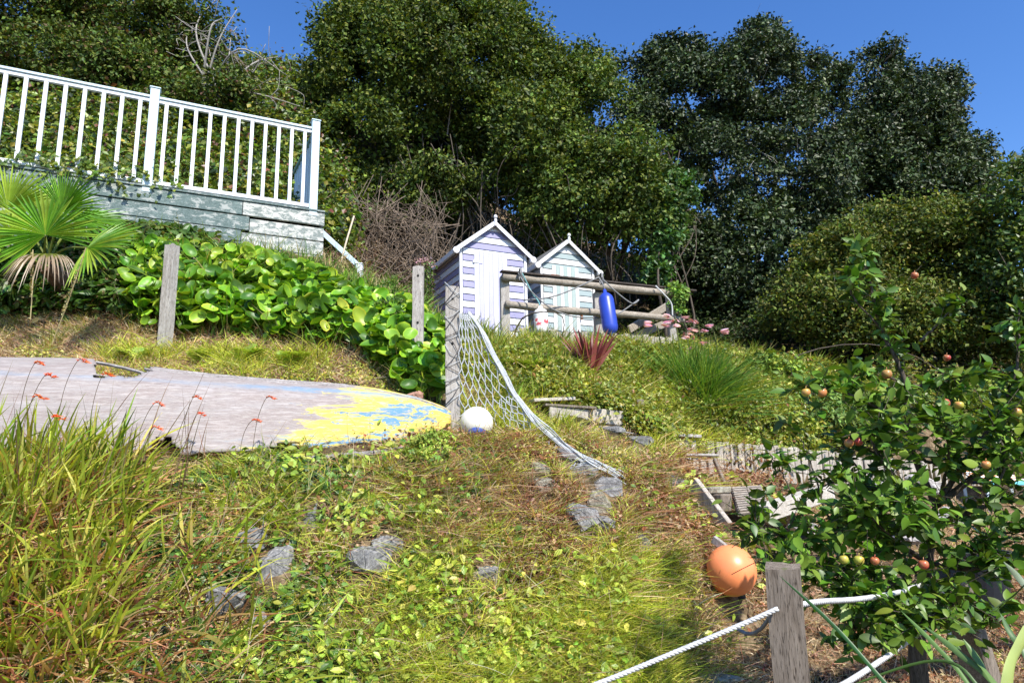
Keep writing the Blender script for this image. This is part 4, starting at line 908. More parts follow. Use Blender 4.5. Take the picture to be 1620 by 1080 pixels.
def tree(name, label, cat, blobs, n, size, cols, wts=None, clump=.26, gap=0.0, base=None, mat=None, tm=None, twigs=0, group=None, trunk_r=.12, lift=0.5, seed=0, limbs=True, twigmat=None, bright=None):
    P, O, B, C, cr = crown_pts(blobs, n, clump, gap, seed=seed)
    gz = H(P[:, 0], P[:, 1]); k = P[:, 2] > gz+.05; P, O, cr = P[k], O[k], cr[k]
    c0 = B[0, :3]; base = base if base is not None else (c0[0], c0[1])
    t = thing(name, (base[0], base[1], float(H(base[0], base[1]))), label, cat, group)
    m = len(P); nor = nrm(O*.35+np.array([0, -.1, .55])+.75*rng.normal(size=(m, 3))); tip = rdir(m)+O*.4; tip[:, 2] -= .2
    col = pick(m, cols, wts, .14)*(1+.16*cr[:, None])*(.8+.4*fbm(P, .7, seed+2)[:, None])
    if bright is not None:   # new growth on the outer sprigs is yellower
        col = col*(1-bright[0])+np.array(bright[1])*bright[0]*(rng.random((m, 1)) < .5)+col*bright[0]*.5
    col = np.clip(col, .004, 1)
    mb = cm = MB(); leaves(mb, tm or T_SM, P, nor, nrm(tip), size*1.4*rng.uniform(.5, 1.45, m), col)
    if limbs:
        mb = MB(); root = np.array(t.location); 
        for i, b in enumerate(B):
            e = b[:3]+[0, 0, b[5]*.3]; mid = root*.5+e*.5+rng.normal(size=3)*.35; s_ = root+rng.normal(size=3)*[.15, .15, 0]
            pts = spline([s_-[0, 0, .2], s_*.7+mid*.3+[0, 0, .3], mid, e], 12); tube(mb, pts, np.linspace(trunk_r, trunk_r*.2, len(pts)), 7)
        mb.build('trunk', M_bark, t, smooth=True)
    mb = cm
    if twigs:
        ii = rng.choice(len(C), min(twigs, len(C)), replace=False)
        for i in ii:
            b = B[np.argmin(((C[i]-B[:, :3])**2).sum(1)), :3]; e = C[i]+(C[i]-b)*.08; s_ = b*.55+C[i]*.45
            mid = (s_+e)/2+rng.normal(size=3)*.12; pts = spline([s_, mid, e], 8); tube(mb, pts, np.linspace(.016, .005, len(pts)), 4, mi=1)
            for _ in range(2):
                j = rng.integers(2, 7); q = pts[j]+rng.normal(size=3)*.28; tube(mb, [pts[j], (pts[j]+q)/2+rng.normal(size=3)*.04, q], [.007, .005, .003], 3, mi=1)
    cm.build('crown', [mat or M_tree, twigmat or M_twig], t, tint=True)
    return t
G1 = [(.06, .10, .016), (.10, .15, .02), (.15, .18, .025), (.035, .06, .012)]
G2 = [(.035, .06, .016), (.055, .085, .022), (.024, .042, .014), (.085, .115, .035)]
G3 = [(.10, .15, .022), (.13, .17, .03), (.07, .12, .02), (.05, .08, .015)]
tree('broadleaf_tree', 'big rounded green tree rising behind the striped huts at top centre', 'tree',
 [(700,150,14.6,150,140,1.9),(600,130,14.8,110,125,1.6),(790,120,14.8,95,110,1.5),(700,40,15,140,75,1.5),(590,250,14.2,85,95,1.3),(700,270,13.9,120,95,1.4),(820,240,14.0,100,100,1.4),(640,330,13.8,100,65,1.0),(560,70,15.0,60,60,1.1),(850,150,15.0,60,80,1.1)],
 150000, .066, G1, (3, 3, 3, 3), .22, .475, base=(-1.5, 15.6), twigs=160, seed=1)
tree('broadleaf_tree', 'yellowish green spreading tree between the big rounded tree and the dark hollies', 'tree',
 [(930,200,14.6,75,95,1.3),(970,290,14.0,100,90,1.4),(900,330,13.8,90,70,1.1),(1010,350,13.8,70,80,1.0),(920,130,15.2,50,50,.9),(870,290,14,80,80,1.1)],
 80000, .062, [(.07, .12, .018), (.10, .145, .022), (.05, .09, .018), (.16, .20, .03)], None, .20, .46, base=(2.2, 15.4), twigs=80, seed=2)
tree('broadleaf_tree', 'backing tree behind gaps in the big rounded tree, leaves coloured dark for shade', 'tree',
 [(690,170,17.6,120,110,.9),(640,260,17.2,90,90,.8),(790,230,17.4,90,90,.8),(900,240,17.4,60,60,.8)], 42000, .085, [(.03, .05, .014), (.05, .075, .018)], None, .28, 0, base=(-2.0, 18.4), seed=42)  # backing tree added to close sky gaps; shade is put into its leaf colours
tree('ivy_stem', 'narrow column of bright ivy hanging at the left edge of the dark hollies', 'ivy',
 [(1052,330,13.1,26,55,.35),(1045,390,13.0,22,50,.3),(1038,430,12.9,20,25,.3),(1070,300,13.2,28,35,.3)], 7000, .075, [(.07, .16, .035), (.10, .19, .04), (.05, .11, .03)], None, .10, 0, trunk_r=.05, seed=3, mat=M_gloss)
tree('holly_tree', 'tall dark glossy leaved tree with pale stem right of centre', 'tree',
 [(1190,165,17.0,105,90,1.7),(1090,185,17.2,85,82,1.5),(1200,82,17.4,45,42,.9),(1130,300,16.4,110,110,1.6),(1250,280,16.5,110,110,1.6),(1180,420,15.8,140,90,1.5),(1070,110,17.6,60,45,1.0),(990,150,17.6,50,60,.9),(1290,140,17.4,55,50,.9),(1010,230,16.9,60,80,1.1),(1230,490,15.2,110,60,1.0),(1080,420,15.6,60,90,1.0)],
 160000, .072, G2, (3, 3, 3, 1.6), .20, .44, base=(6.6, 17.6), twigs=260, mat=M_holly, twigmat=plain('pale_twig', (.34, .32, .28), .8), seed=4)
tree('holly_tree', 'dark glossy leaved tree with ragged outline against the sky near the right edge', 'tree',
 [(1420,205,17.4,95,90,1.5),(1490,280,17.0,70,70,1.2),(1390,115,17.8,50,38,.9),(1475,145,18.0,40,34,.8),(1370,270,17.0,90,90,1.3),(1460,320,16.6,110,80,1.3),(1340,400,16.3,60,70,1.2)],
 95000, .074, G2, (3, 3, 3, 1.6), .20, .44, base=(10.4, 17.8), twigs=200, mat=M_holly, twigmat=plain('pale_twig_b', (.30, .26, .22), .8), seed=5)
tree('yellow_green_bush', 'large rounded yellow green bush behind the apple tree', 'bush',
 [(1420,400,12.6,120,85,1.3),(1330,440,12.3,90,80,1.1),(1500,420,12.4,95,95,1.2),(1290,490,12.0,70,55,.9),(1420,510,11.8,140,65,1.1),(1550,500,11.8,80,80,1.0)],
 90000, .05, [(.09, .14, .018), (.13, .17, .02), (.045, .075, .013), (.18, .18, .035)], None, .17, .45, trunk_r=.06, seed=6, twigs=60)
tree('bay_tree', 'bright leaved tree cut off by the right edge of the view', 'tree',
 [(1630,330,11.0,60,75,.8),(1620,430,10.8,60,80,.8),(1660,270,11.2,55,40,.7),(1650,520,10.6,60,70,.8)],
 22000, .062, [(.06, .12, .02), (.09, .15, .025), (.13, .17, .03)], None, .17, .30, trunk_r=.07, seed=7, mat=M_gloss, twigs=30)
tree('hillside_tree', 'scrubby tree with bare grey branches at the top left skyline', 'tree',
 [(275,65,14.0,100,80,1.3),(60,100,13.4,110,60,.9),(190,120,13.2,90,60,.9),(-60,40,13.8,90,90,1.0),(350,150,13.6,55,60,.9),(430,235,13.2,50,45,.7),(180,20,14.2,120,70,1.3),(330,170,13.2,100,60,1.0),(60,10,13.8,100,70,1.1)],
 90000, .062, [(.05, .09, .016), (.09, .14, .02), (.14, .17, .03), (.13, .08, .04)], (4, 3, 3, 1), .22, .42, base=(-5.5, 14.6), twigs=60, seed=8)
# bare grey branches of the hillside tree, reaching over the thicket
mb = MB(); rt = np.array([-4.2, 14.0, float(H(-4.2, 14.0))]); tips = [(350,30),(375,15),(420,70),(455,120),(400,110),(330,75),(480,170),(365,60),(300,40),(440,90),(345,-5)]
for k, (a, b) in enumerate(tips):
    e = at(a, b, 12.6+.1*k); s_ = at(318+k*3, 150, 12.9); pts = spline([s_, s_*.5+e*.5+rng.normal(size=3)*.22, e], 12); tube(mb, pts, np.linspace(.03, .006, len(pts)), 5)
    for j in range(9):
        i = rng.integers(3, len(pts)); q = pts[i]+rng.normal(size=3)*[.35, .2, .3]; tube(mb, spline([pts[i], (pts[i]+q)/2+rng.normal(size=3)*.08, q], 6), .006, 3)
tube(mb, spline([rt, at(320, 230, 13.2), at(325, 150, 12.9)], 10), np.linspace(.09, .035, 11), 7)
tag(mb.build('bare_branches', plain('dead_branch', (.30, .28, .25), .9, .3, 20), smooth=True), 'tangle of bare grey branches against the top left foliage', 'dead tree')

# bramble thicket on the hillside behind the deck: counts as one mass
def thicket(name, label, cat, n, xr, yr, mask, thick, size, cols, wts, mat, kind='stuff', seed=0, tm=None, fall=1.2, bump_=.5, clump=.16):
    P, nn_, pp = sample(max(60, n//18), xr, yr, mask, fall); m = len(P); reps = 18
    lift = thick*(.25+1.1*fbm(P, .9, seed))*rng.random(m)**.45
    C = P+nn_*lift[:, None]; C = np.repeat(C, reps, 0); nn2 = np.repeat(nn_, reps, 0); C = C+rng.normal(size=C.shape)*clump; m = len(C)
    k = C[:, 2] > H(C[:, 0], C[:, 1])+.02; C, nn2 = C[k], nn2[k]; m = len(C)
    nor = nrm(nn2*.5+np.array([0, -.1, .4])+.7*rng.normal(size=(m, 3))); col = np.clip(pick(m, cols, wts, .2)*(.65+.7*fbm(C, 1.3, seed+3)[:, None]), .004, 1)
    mb = MB(); leaves(mb, tm or T_SM, C, nor, rdir(m), size*rng.uniform(.6, 1.4, m), col); o = mb.build(name, mat, tint=True); return tag(o, label, cat, kind=kind)
BR = [(.08, .14, .02), (.14, .21, .03), (.22, .27, .04), (.035, .06, .015), (.18, .08, .05), (.32, .30, .05)]
thicket('bramble_thicket', 'steep thicket of brambles and hedge leaves behind the white deck railing', 'brambles', 150000, (-13, -2.3), (9.7, 17),
 lambda px, py, P: (px < 530)*(P[:, 1] > 10.2)*1.0, .85, .10, BR, (4, 4, 3, 3, 1, 1.2), M_leaf, seed=21, tm=tm_diamond(.75, .1))
thicket('shade_toned_undergrowth', 'leafy undergrowth on the slope below the tall trees, coloured dark to stand for shade', 'undergrowth', 70000, (-3, 15), (12.6, 19),
 lambda px, py, P: ((P[:, 1] > 13.9) | (P[:, 0] > 3.4))*1.0, .7, .07, [(.03, .05, .012), (.05, .08, .018), (.07, .06, .03)], (3, 2, 1), M_tree, seed=25)  # leaf colours kept dark to stand for the shade under the crowns
thicket('far_slope_weeds', 'low weeds on the slope at the far right beneath the bay tree', 'weeds', 26000, (5.5, 14), (9.6, 14.5), lambda px, py, P: (px > 1380)*1.0, .3, .06, [(.14, .20, .03), (.24, .28, .05), (.30, .24, .10)], None, M_leaf, seed=27)
# dead tangle between the deck and the huts
def tangle(name, label, n, xpx, ypx, Yr, r, mat, up=.3, L=(.5, 1.3), curl=.5, kind=None):
    mb = MB()
    for _ in range(n):
        c = at(rng.uniform(*xpx), rng.uniform(*ypx), rng.uniform(*Yr)); l = rng.uniform(*L); d = rdir(1, up)[0]; d[1] *= .5; bnd = rng.normal(size=3)*curl*l; bnd[2] -= .15*l
        p = np.array([c-d*l/2, c+bnd*.3, c+d*l/2+rng.normal(size=3)*.1*l]); tube(mb, spline(p, 7), r*rng.uniform(.6, 1.5), 3, cap=False)
    return tag(mb.build(name, mat, smooth=True), label, 'dead brambles', kind=kind or 'stuff')
tangle('dead_bramble_tangle', 'tangle of dead brown bramble stems between the deck and the lilac hut', 620, (515, 700), (320, 455), (11.6, 13.2), .0062, plain('dead_stem', (.20, .15, .11), .9, .5, 10), up=.3, curl=.45)
tangle('dark_bramble_stems', 'upright dark bare stems in the shade behind the striped huts', 340, (560, 1080), (260, 430), (13.0, 14.6), .011, plain('dark_stem', (.10, .08, .06), .9, .4, 10), up=1.6, L=(.9, 2.2), curl=.35)
thicket('dry_slope_litter', 'pale dry leaf litter on the slope left of the lilac hut', 'litter', 26000, (-2.9, -.9), (9.4, 13.8), lambda px, py, P: (px > 505)*(px < 720)*1.0, .10, .05, [(.22, .15, .10), (.34, .24, .17), (.12, .08, .05)], None, M_dry, seed=31, clump=.05)

# ------------------------------------------------------------ ground cover (uncountable: stuff)
def not_deck(P):
    q = (P-DA)@v; l = (P-DA)@u
    return ~((q > -.02) & (q < 2.2) & (l > -.2) & (l < Ld+.15))
def clr(px, py):   # keep the boat's flank, the open lawn and the buoys readable
    return 1.0
T_IVY, T_OVAL = tm_ivy(), tm_oval(.6, 3, .1, .2)
# fine dry grass, everywhere on the banks
def m_dry(px, py, P):
    a = .9*reg(px, py, -250, 700, 480, 610)+.95*reg(px, py, 540, 1230, 690, 900, 40)+.45*reg(px, py, 520, 1150, 860, 1100)+.25*reg(px, py, -250, 560, 720, 1100)
    a = a+.35*reg(px, py, 720, 1300, 560, 700)+.6*reg(px, py, 1100, 1900, 800, 1200)
    return np.clip(a*(.55+.9*fbm(P, 2.0, 41)), 0, 1)*not_deck(P)
P, nn_, pp = sample(190000, (-6.5, 7.5), (3.0, 9.6), m_dry, 2.6)
mb = MB(); sc_ = P[:, 1]/5
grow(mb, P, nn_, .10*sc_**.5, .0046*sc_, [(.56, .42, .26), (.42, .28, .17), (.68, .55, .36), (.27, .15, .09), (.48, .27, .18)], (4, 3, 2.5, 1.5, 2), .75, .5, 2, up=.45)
tag(mb.build('dry_grass', M_dry, tint=True), 'short straw coloured dry grass matted over the banks', 'dry grass', kind='stuff')
def m_green(px, py, P):
    a = .95*reg(px, py, 640, 1060, 900, 1110, 50)+.10*reg(px, py, 300, 1000, 740, 1110)+.5*reg(px, py, 730, 1260, 560, 690)+.35*reg(px, py, 150, 520, 560, 615, 15)+.35*reg(px, py, 1000, 1300, 620, 720)
    return np.clip(a*(sm(.38, .62, fbm(P, 2.4, 51))+.15)*1.1, 0, 1)*not_deck(P)
P, nn_, pp = sample(80000, (-5, 6.0), (3.0, 10), m_green, 2.6)
mb = MB(); sc_ = P[:, 1]/5
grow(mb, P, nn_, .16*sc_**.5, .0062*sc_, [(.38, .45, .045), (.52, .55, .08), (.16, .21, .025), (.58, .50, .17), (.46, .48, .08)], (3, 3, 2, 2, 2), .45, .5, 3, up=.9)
tag(mb.build('green_grass', M_grass, tint=True), 'loose bright green and yellow grass on the lower bank', 'grass', kind='stuff')
# thin dead stems and runners lying over the bank
P, nn_, pp = sample(5200, (-5, 5.5), (3.0, 8.5), lambda px, py, P: np.clip(reg(px, py, -200, 1250, 700, 1110)*(.2+fbm(P, 2, 57)), 0, 1), 2.4); m = len(P)
mb = MB(); d = nrm(rng.normal(size=(m, 3))+[0, 0, .45]); blades(mb, P+nn_*.01, d, rng.uniform(.1, .34, m), .0045, rng.normal(size=(m, 3))*.35-[0, 0, .3], 5, pick(m, [(.45, .35, .22), (.30, .20, .12), (.55, .46, .32), (.32, .14, .08)]), tipw=.3)
tag(mb.build('dead_stems', M_dry, tint=True), 'thin pale dead stems and runners tangled over the bank', 'dead stems', kind='stuff')
# small leafy weeds, ivy and bramble leaves over the bank
def scatter_leaves(name, label, cat, n, mask, tm, size, cols, wts, mat, xr=(-5.5, 6), yr=(3, 10), lift=.08, clus=10, spread=.07, flat=.5, fall=2.6, kind='stuff'):
    P, nn_, _ = sample(n//clus, xr, yr, mask, fall); C = np.repeat(P, clus, 0); n2 = np.repeat(nn_, clus, 0); m = len(C)
    sc = (C[:, 1:2]/5)**.5; off = rng.normal(size=C.shape)*spread*sc; C = C+off-n2*np.sum(off*n2, 1, keepdims=True)+n2*(lift*rng.random((m, 1))**.7)*sc
    gz = H(C[:, 0], C[:, 1]); C[:, 2] = np.maximum(C[:, 2], gz+.008)
    nor = nrm(n2*flat+np.array([0, -.1, .35])+.5*rng.normal(size=C.shape)); tip = rng.normal(size=C.shape); tip[:, 2] -= .3
    if name in ('ivy_ground_cover', 'bramble_leaves', 'small_weeds', 'dead_leaves'):
        ks = off_stones(C); C, nor, tip, sc, clu_ = C[ks], nor[ks], tip[ks], sc[ks], ks; m = len(C)
    if name == 'slope_foliage':
        qx, qy = proj(C); kk = (qy > 536+8*np.sin(qx*.05)+10*rng.random(m)) | (qx > 1075); C, nor, tip, sc = C[kk], nor[kk], tip[kk], sc[kk]
    cc = np.repeat(rng.normal(size=len(P)), clus)[:max(m, 0)] if name != 'slope_foliage' else np.repeat(rng.normal(size=len(P)), clus); cc = cc if name != 'slope_foliage' else cc[kk]; m = len(C); col = np.clip(pick(m, cols, wts, .15)*(1+.15*cc[:, None]), .004, 1)
    mb = MB(); leaves(mb, tm, C, nor, tip, size*sc[:, 0]*rng.uniform(.5, 1.4, m), col); return tag(mb.build(name, mat, tint=True), label, cat, kind=kind)
def msk(rects, base=0, s1=.4, s2=.6, sd=61, fr=2.2):
    def f(px, py, P):
        a = base+sum(w_*reg(px, py, *r_) for w_, r_ in rects)
        return np.clip(a*(.08+sm(s1, s2, fbm(P, fr, sd))), 0, 1)*not_deck(P)
    return f
scatter_leaves('ivy_ground_cover', 'dark and mid green ivy leaves creeping over the lower left bank', 'ivy', 9000, msk([(1, (-200, 540, 740, 1100)), (.25, (540, 800, 720, 1100))], sd=61, s1=.42, s2=.55), T_IVY, .05,
               [(.05, .12, .02), (.09, .18, .03), (.14, .24, .04), (.03, .07, .015)], (3, 3, 2, 1), M_gloss, lift=.07)
scatter_leaves('bramble_leaves', 'bright lime green young bramble leaves scattered over the bank', 'bramble leaves', 4200, msk([(1, (350, 1000, 880, 1110)), (.5, (380, 720, 700, 880)), (.3, (1000, 1250, 760, 1000))], sd=71, s1=.45, s2=.58), T_OVAL, .055,
               [(.38, .48, .06), (.26, .38, .05), (.54, .56, .10), (.12, .22, .03)], (3, 3, 1.5, 1), M_leaf, lift=.12, clus=7, spread=.06)
scatter_leaves('small_weeds', 'fine yellow green weeds filling the banks', 'weeds', 34000, msk([(.5, (-200, 700, 560, 620)), (.3, (250, 600, 720, 1110)), (.14, (650, 1100, 700, 1110)), (.6, (760, 1100, 620, 740))], .03, sd=81, fr=3.0, s1=.45, s2=.6), T_SM, .026,
               [(.32, .37, .04), (.46, .46, .08), (.15, .20, .03), (.50, .40, .12)], None, M_leaf, lift=.06, clus=14, spread=.05)
scatter_leaves('dead_leaves', 'crumpled reddish brown dead leaves and bracken on the bank', 'dead leaves', 30000, msk([(.8, (-200, 520, 780, 1100)), (.7, (850, 1250, 720, 900)), (.4, (560, 900, 700, 1000)), (.1, (1150, 1800, 860, 1200))], sd=91), T_SM, .038,
               [(.24, .10, .05), (.34, .18, .09), (.11, .05, .03), (.46, .31, .19)], None, M_dry, lift=.07, clus=9, spread=.06)
# slope between the net and the log fence
SL = lambda w_=1, sd=101, a=.3, b=.5: (lambda px, py, P: np.clip(w_*((px > 735) & (px < 1400) & (P[:, 1] > np.where(px > 1050, 8.35+.0028*np.clip(px-1108, 0, 400), 7.2)) & (P[:, 1] < 10.6) & ~((P[:, 1] > 9.2+.38*P[:, 0]) & (P[:, 0] < 2.7)))*(.1+sm(a, b, fbm(P, 1.7, sd))), 0, 1))
scatter_leaves('slope_foliage', 'mixed yellow green weeds covering the slope below the log fence', 'weeds', 90000, SL(), T_SM, .045, [(.20, .26, .03), (.30, .33, .045), (.10, .15, .02), (.42, .39, .09), (.32, .16, .07)], (4, 4, 3, 2, .6), M_leaf, xr=(-1.5, 7), yr=(7, 11), lift=.20, clus=16, spread=.10, fall=1.1)
P, nn_, pp = sample(16000, (-1.2, 6), (7.0, 10.6), SL(1, 103), 1.1); kk = (pp[:, 1] > 562) | (pp[:, 0] > 1075); P, nn_ = P[kk], nn_[kk]; mb = MB()
grow(mb, P, nn_, .33, .011, [(.25, .28, .035), (.36, .36, .06), (.48, .40, .15), (.15, .2, .03)], (3, 3, 2.5, 1.5), .35, .4, 3, up=1.2); tag(mb.build('long_grass', M_grass, tint=True), 'long green and straw grass standing on the slope below the log fence', 'grass', kind='stuff')

# uneven clumps that break the surface of the slope and the bank
def clumps(name, label, nc, per, mask, xr, yr, L, wd, cols, spread, up=1.2, lean=.3, droop=.4, fall=1.3, mat=None, K=4):
    P, nn_, pp = sample(nc, xr, yr, mask, fall); hgt = np.repeat(rng.uniform(.45, 1.25, nc), per); cc = np.repeat(rng.normal(size=(nc, 1)), per, 0); P = np.repeat(P, per, 0)+rng.normal(size=(nc*per, 3))*spread; P[:, 2] = H(P[:, 0], P[:, 1])-.01; ks = off_stones(P, 1.1); P, hgt, cc = P[ks], hgt[ks], cc[ks]; m = len(P)
    d = nrm(np.array([0, -.1, up])+lean*rng.normal(size=(m, 3))); h = d*[1, 1, 0]*droop*2; h[:, 2] = -droop*.6*rng.random(m); col = np.clip(pick(m, cols, None, .12)*(1+.18*cc), .01, 1)
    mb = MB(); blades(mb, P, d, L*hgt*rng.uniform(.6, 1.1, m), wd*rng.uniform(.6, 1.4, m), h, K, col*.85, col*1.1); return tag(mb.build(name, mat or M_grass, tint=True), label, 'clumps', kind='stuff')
clumps('slope_clumps', 'uneven clumps of weeds and grass breaking up the slope below the huts', 150, 75, SL(1, 107, .2, .4), (-1.2, 6.5), (7.3, 10.6), .40, .012, [(.16, .26, .03), (.32, .38, .05), (.10, .18, .02), (.46, .42, .14)], .07)
clumps('bank_clumps', 'ragged clumps of grass and straw hanging from the stony bank', 190, 60, lambda px, py, P: reg(px, py, 230, 1150, 700, 1110)*1.0, (-4, 3), (3.1, 7), .20, .0065, [(.40, .46, .05), (.56, .46, .22), (.20, .28, .03), (.40, .24, .12)], .045, up=.8, lean=.45, droop=.7)
clumps('lawn_clumps', 'straw and green tufts on the dry strip behind the boat', 70, 50, lambda px, py, P: reg(px, py, -150, 640, 500, 612, 12)*1.0, (-6, 0), (5.9, 8), .16, .008, [(.52, .44, .20), (.34, .42, .06), (.60, .50, .30)], .05, up=.8, lean=.5)
clumps('withered_clumps', 'reddish brown withered weed clumps on the bank under the net', 90, 70, lambda px, py, P: reg(px, py, 640, 1200, 690, 900)*1.0, (-1.5, 3), (4.4, 7.4), .20, .006, [(.34, .15, .08), (.46, .28, .16), (.20, .09, .05), (.56, .40, .26)], .06, up=.7, lean=.6, droop=.8, mat=M_dry)

# ------------------------------------------------------------ paddle leaved plants (bergenia like) under the deck
T_CUP = tm_cup()
def m_berg(px, py, P):
    top = 350+(px-250)*.27; low = np.interp(px, [190, 260, 420, 560, 600, 640, 705], [520, 535, 545, 560, 600, 640, 650])
    up_ = np.interp(px, [200, 300, 500, 560, 640, 705], [385, 400, 440, 462, 490, 525])
    return ((px > 195) & (px < 700) & (py < low) & (py > up_-20))*not_deck(P)*1.0*(1-.75*((px > 300) & (px < 390) & (py > 390) & (py < 460)))
P, nn_, pp = sample(4600, (-6, 0), (6.0, 9.7), m_berg, 1.0); m = len(P)
hgt = rng.uniform(.05, .42, m); C = P+np.array([0, 0, 1])*hgt[:, None]+nn_*.08
qx, qy = proj(C); C[:, 2] -= np.clip(np.interp(qx, [190, 240, 400, 505, 580, 640, 705], [352, 366, 384, 414, 444, 462, 505])+22-qy, 0, 100)*C[:, 1]/F_PX
nor = nrm(nn_*.4+np.array([.1, -.4, .55])+.6*rng.normal(size=(m, 3))); tip = np.array([0, -.25, .45])+.7*rng.normal(size=(m, 3))
col = pick(m, [(.10, .25, .015), (.16, .33, .02), (.26, .42, .04), (.05, .13, .01), (.30, .42, .05)], (4, 4, 2, 3, .3), .1)
mb = MB(); leaves(mb, T_CUP, C-nrm(tip)*.05, nor, tip, rng.uniform(.10, .225, m), np.clip(col, .01, 1))
tag(mb.build('paddle_leaf_bed', M_gloss, smooth=True, tint=True), 'bed of broad glossy paddle shaped leaves spreading down below the deck', 'ground cover', kind='stuff')
P, nn_, pp = sample(5000, (-6, 0), (6.0, 9.7), m_berg, 1.0); mb = MB(); grow(mb, P, nn_, .34, .012, [(.10, .20, .03), (.35, .30, .14), (.2, .3, .05)], None, .3, .3, 3, up=1.2)
tag(mb.build('bed_stems', M_grass, tint=True), 'stalks and grass standing between the paddle shaped leaves', 'stems', kind='stuff')
# shaded leaves between palm and bed
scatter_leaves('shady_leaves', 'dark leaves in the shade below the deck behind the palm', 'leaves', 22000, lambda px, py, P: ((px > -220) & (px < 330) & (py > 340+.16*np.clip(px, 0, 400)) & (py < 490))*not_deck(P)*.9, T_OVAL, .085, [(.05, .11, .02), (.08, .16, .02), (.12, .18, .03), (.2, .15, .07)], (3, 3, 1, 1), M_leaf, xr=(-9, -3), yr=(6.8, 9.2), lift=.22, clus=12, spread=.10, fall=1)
# creeper on the deck edge
mb = MB(); n_ = 620; tt = np.concatenate([rng.normal(.62, .16, 320), rng.uniform(.2, 1, 300)])*sp[0]*1.0; C = DA+u[None]*(tt[:, None]*1.0+.4)+np.array([0, 0, 1])*rng.normal(.06, .11, (n_, 1))-v[None]*rng.uniform(-.15, .09, (n_, 1))
leaves(mb, tm_ivy(), C, nrm(np.array([.1, -.8, .5])+.5*rng.normal(size=(n_, 3))), rdir(n_), rng.uniform(.04, .09, n_), pick(n_, [(.14, .22, .03), (.24, .28, .04), (.07, .12, .02)]))
tag(mb.build('creeper', M_leaf, tint=True), 'yellow green creeper spilling over the deck edge under the railing', 'creeper')
# grass tuft in the bed
def tuft(name, label, cat, c, n, L, wd, cols, spread=.08, lean=.35, droop=.5, mat=None, K=4, wts=None, up=1.0, back=0, tip=None, group=None):
    c = np.asarray(c, float); o = rng.normal(size=(n, 3))*spread; o[:, 2] = 0; P = c+o; P[:, 2] = np.minimum(H(P[:, 0], P[:, 1]), c[2]+.15)
    d = nrm(np.array([0, -back, up])+lean*rng.normal(size=(n, 3))); h = d.copy(); h[:, 2] = 0; bend = h*droop*1.0; bend[:, 2] = -droop*.55*np.linalg.norm(h, axis=1)-.05
    col = pick(n, cols, wts, .12); c1 = col*1.1 if tip is None else col*.5+np.array(tip)*.5
    mb = MB(); blades(mb, P, d, L*rng.uniform(.55, 1.1, n), wd*rng.uniform(.6, 1.3, n), bend, K, np.clip(col, .01, 1), np.clip(c1, .01, 1)); return tag(mb.build(name, mat or M_grass, tint=True), label, cat, group)
c = hit(345, 455); tuft('grass_tuft', 'yellowing strap leaved tuft rising out of the paddle leaf bed', 'grass tuft', c+[0, 0, .1], 300, .62, .016, [(.22, .32, .04), (.36, .40, .08), (.45, .36, .16)], .22, .35, .6)
c = at(1108, 655, 8.75); tuft('spiky_green_clump', 'dense fountain of narrow dark green leaves below the pink lilies', 'clump', c, 1400, .98, .015, [(.07, .16, .025), (.12, .23, .035), (.20, .30, .05)], .14, .5, .35, back=.15)
for k, (px, py, n, L, lb) in enumerate([(1180, 640, 260, .55, 'lighter grassy clump just right of the dark green fountain'), (1010, 640, 220, .42, 'small grassy clump left of the dark green fountain'), (1060, 660, 200, .36, 'low tuft with orange tinged leaves in front of the dark green fountain'), (985, 665, 160, .32, 'short tuft by the rotten stump'), (800, 640, 200, .42, 'slender grass tuft behind the white net')]):
    tuft('grass_tuft', lb, 'grass tuft', hit(px, py), n, L, .013, [(.20, .30, .04), (.30, .37, .06), (.42, .38, .12)], .12, .4, .6, back=.2)
# red cordyline
c = at(935, 600, 7.9); t = thing('red_spiky_plant', tuple(c-[0, 0, .15]), 'dark red sword leaved plant with drooping yellowed lower leaves', 'cordyline')
n_ = 46; d = rdir(n_, 1.3); d = nrm(d*[.75, .6, 1]+[0, -.1, .45]); mb = MB(); col = pick(n_, [(.15, .03, .03), (.22, .05, .045), (.10, .025, .03), (.28, .08, .07)]); blades(mb, np.tile(c, (n_, 1)), d, .68*rng.uniform(.75, 1.1, n_), .05, d*[.25, .25, -.12], 5, col, col*1.15, tipw=.08)
mb.build('red_leaves', M_gloss, t, tint=True)
n_ = 26; d = rdir(n_); d[:, 2] = -.1-abs(d[:, 2])*.4; d[:, 1] = -abs(d[:, 1])*.7; d = nrm(d); mb = MB(); col = pick(n_, [(.42, .38, .12), (.30, .26, .10), (.34, .14, .07)]); blades(mb, np.tile(c-[0, 0, .03], (n_, 1)), d, .52*rng.uniform(.7, 1.1, n_), .036, np.tile([0, 0, -.3], (n_, 1)), 5, col, col*.9)
mb.build('withered_leaves', M_dry, t, tint=True); mb = MB(); tube(mb, [c-[0, -.02, .35], c], [.05, .04], 8); mb.build('stem', M_bark, t)

